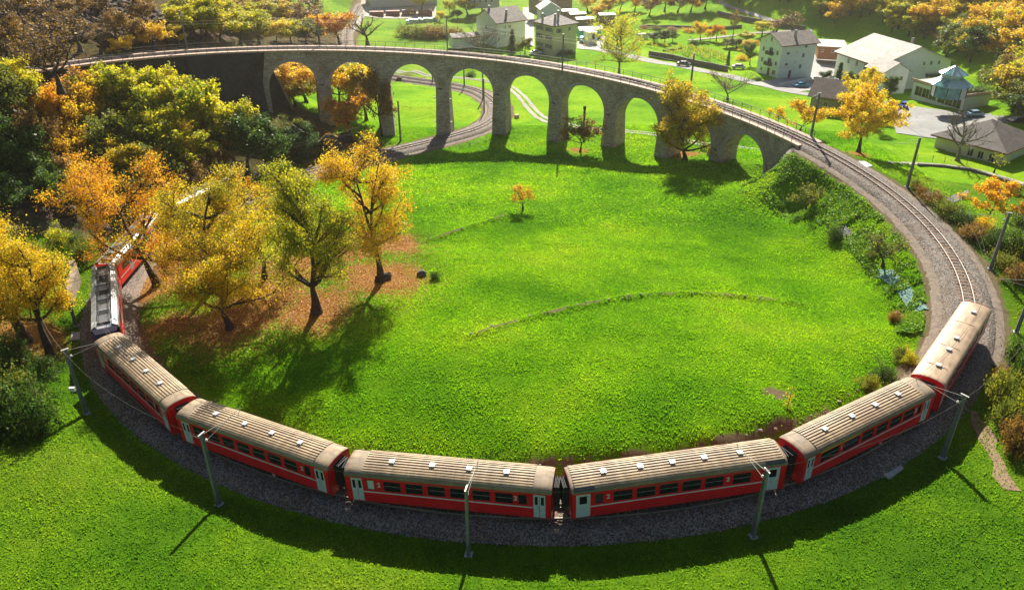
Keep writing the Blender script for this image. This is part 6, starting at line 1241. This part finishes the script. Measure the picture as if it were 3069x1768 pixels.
p_ = gr(1942, 1010); e = empty('sapling', tuple(p_), 0, 'staked sapling with a few pale leaves behind the first class coach', 'sapling'); MB().tube((0, 0, -.1), (.05, 0, 1.9), .04, n=5).build('stake', M_stk, e); link('crown', leaf_mesh([(Vector((.05, 0, 1.9)), .4), (Vector((0, .1, 1.2)), .4), (Vector((0, 0, .4)), .5)], 160, .18, PAL['yg'], .5, 3), e)
p_ = gr(2208, 790); tag(MB().box(-.3, .3, -.25, .25, -.2, .9).build('wooden_box', paint('box_wood', (.36, .2, .12), .9, var=.3), None, loc=tuple(p_), rot=(0, 0, .3)), 'brown wooden box beside the small brown bush', 'box')
p_ = gr(1432, 226)
# wire fence beside the lower track and along the left bank
def fence(label, pts, h_, sp, name='wire_fence'):
    P = [gr(*q_) for q_ in pts]; e = empty(name, tuple(P[0]), 0, label, 'fence'); inv = Matrix.Translation(-Vector(P[0])); prev = None; wb = MB()
    for a, c in zip(P[:-1], P[1:]):
        n_ = max(1, int(np.hypot(*(c-a)[:2])/sp))
        for k in range(n_):
            q_ = a+(c-a)*k/n_; q_[2] = float(H(q_[0], q_[1])); o = MB().box(-.04, .04, -.04, .04, -.2, h_).build('fence_post', M_stk, e); o.matrix_parent_inverse = inv; o.matrix_basis = Matrix.Translation(Vector(q_))
            if prev is not None:
                for z_ in (.4, .75, h_-.05): wb.tube((prev[0], prev[1], prev[2]+z_), (q_[0], q_[1], q_[2]+z_), .012, n=3, cap=False)
            prev = q_
    o = wb.build('fence_wire', M_wire, e); o.matrix_parent_inverse = inv; o['kind'] = 'stuff'
fence('low wire fence with thin posts below the lower track before the viaduct', ((1062, 392), (1110, 378), (1160, 364), (1200, 350), (1226, 338)), 1.0, 2.6)
fence('wire fence with dark posts on the rocky bank at the upper left', ((182, 610), (196, 575), (206, 548), (218, 528)), 1.3, 2.0)
fence('sparse post fence along the footpath before the hipped roof house', ((2262, 398), (2300, 400), (2330, 402), (2385, 408), (2430, 416)), 1.3, 6)
# cross shaped trackside sign posts
for (a, b_, lb_) in ((1343, 402, 'white cross shaped warning post beside the lower track under the fourth pier'), (1009, 403, 'white cross shaped warning post left of the third arch')):
    p_ = gr(a*1024/1024/1.2145 if a > 1263 else a, b_/1.0 if a < 1263 else b_/1.2145); e = empty('crossing_sign', tuple(p_), 0, lb_, 'sign'); MB().tube((0, 0, -.1), (0, 0, 2.0), .04, n=6).build('post', M_mast, e)
    for s in (-1, 1): MB().box(-.5, .5, -.02, .02, -.06, .06, Matrix.Rotation(s*.9, 4, 'Y')).build('cross_arm', M_white, e, loc=(0, -.05-.03*s, 1.9))
# floodlights on the piers
for i, sg in ((2, -1), (2, 1), (3, -1), (3, 1)):
    for dz in (5.5, .9):
        s = SPIER[i]+sg*1.75; pt, h_ = tr(s, -2.2); z = face_z(s)-9 if dz > 1 else float(H(pt[0], pt[1]))+3.0
        tag(MB().box(-.2, .2, -.12, .12, -.12, .12).tube((0, 0, -.1), (0, .25, -.3), .03, n=4).build('pier_lamp', M_vent, None, loc=(pt[0], pt[1], z), rot=(.4, 0, h_)), '%s white lamp on the %s side of the %s pier' % ('upper' if dz > 1 else 'lower', 'left' if sg < 0 else 'right', ('third', 'fourth')[i-2]), 'lamp', 'lamps on the viaduct piers')
print('objects', len(bpy.data.objects))

# ------------------------------------------------------------------ tell look-alikes apart by where they stand
def uu(o): x, y, z = o.location; return CXD+FD*x/max(1, y*.874-(z-60)*.485)
ORD = ['leftmost', 'second from left', 'third from left', 'fourth from left', 'fifth from left', 'sixth from left', 'seventh from left', 'eighth from left', 'ninth from left', 'tenth from left', 'eleventh from left', 'twelfth from left', 'thirteenth from left']
by = {}
for o in bpy.data.objects:
    if o.parent is None and 'label' in o and 'category' in o: by.setdefault(o['label'], []).append(o)
for lab, os_ in by.items():
    if 1 < len(os_) <= 13:
        os_.sort(key=uu)
        for i, o in enumerate(os_): o['label'] = (ORD[i] if i < len(os_)-1 else 'rightmost')+' '+lab if len(os_) > 2 else ('left hand ' if i == 0 else 'right hand ')+lab
# ------------------------------------------------------------------ haze in the valley air
hz = mat('haze'); nt = hz.node_tree; nt.nodes.remove(nt.nodes['Principled BSDF']); pv_ = nt.nodes.new('ShaderNodeVolumePrincipled')
pv_.inputs['Color'].default_value = (1.0, .93, .80, 1); pv_.inputs['Density'].default_value = .00015; pv_.inputs['Anisotropy'].default_value = .72; nt.links.new(pv_.outputs[0], nt.nodes['Material Output'].inputs['Volume'])
tag(MB().box(-910, 910, -90, 1510, float(Zt.min())-3, max(float(Zt.max())+25, 90)).build('haze', hz), kind='stuff')
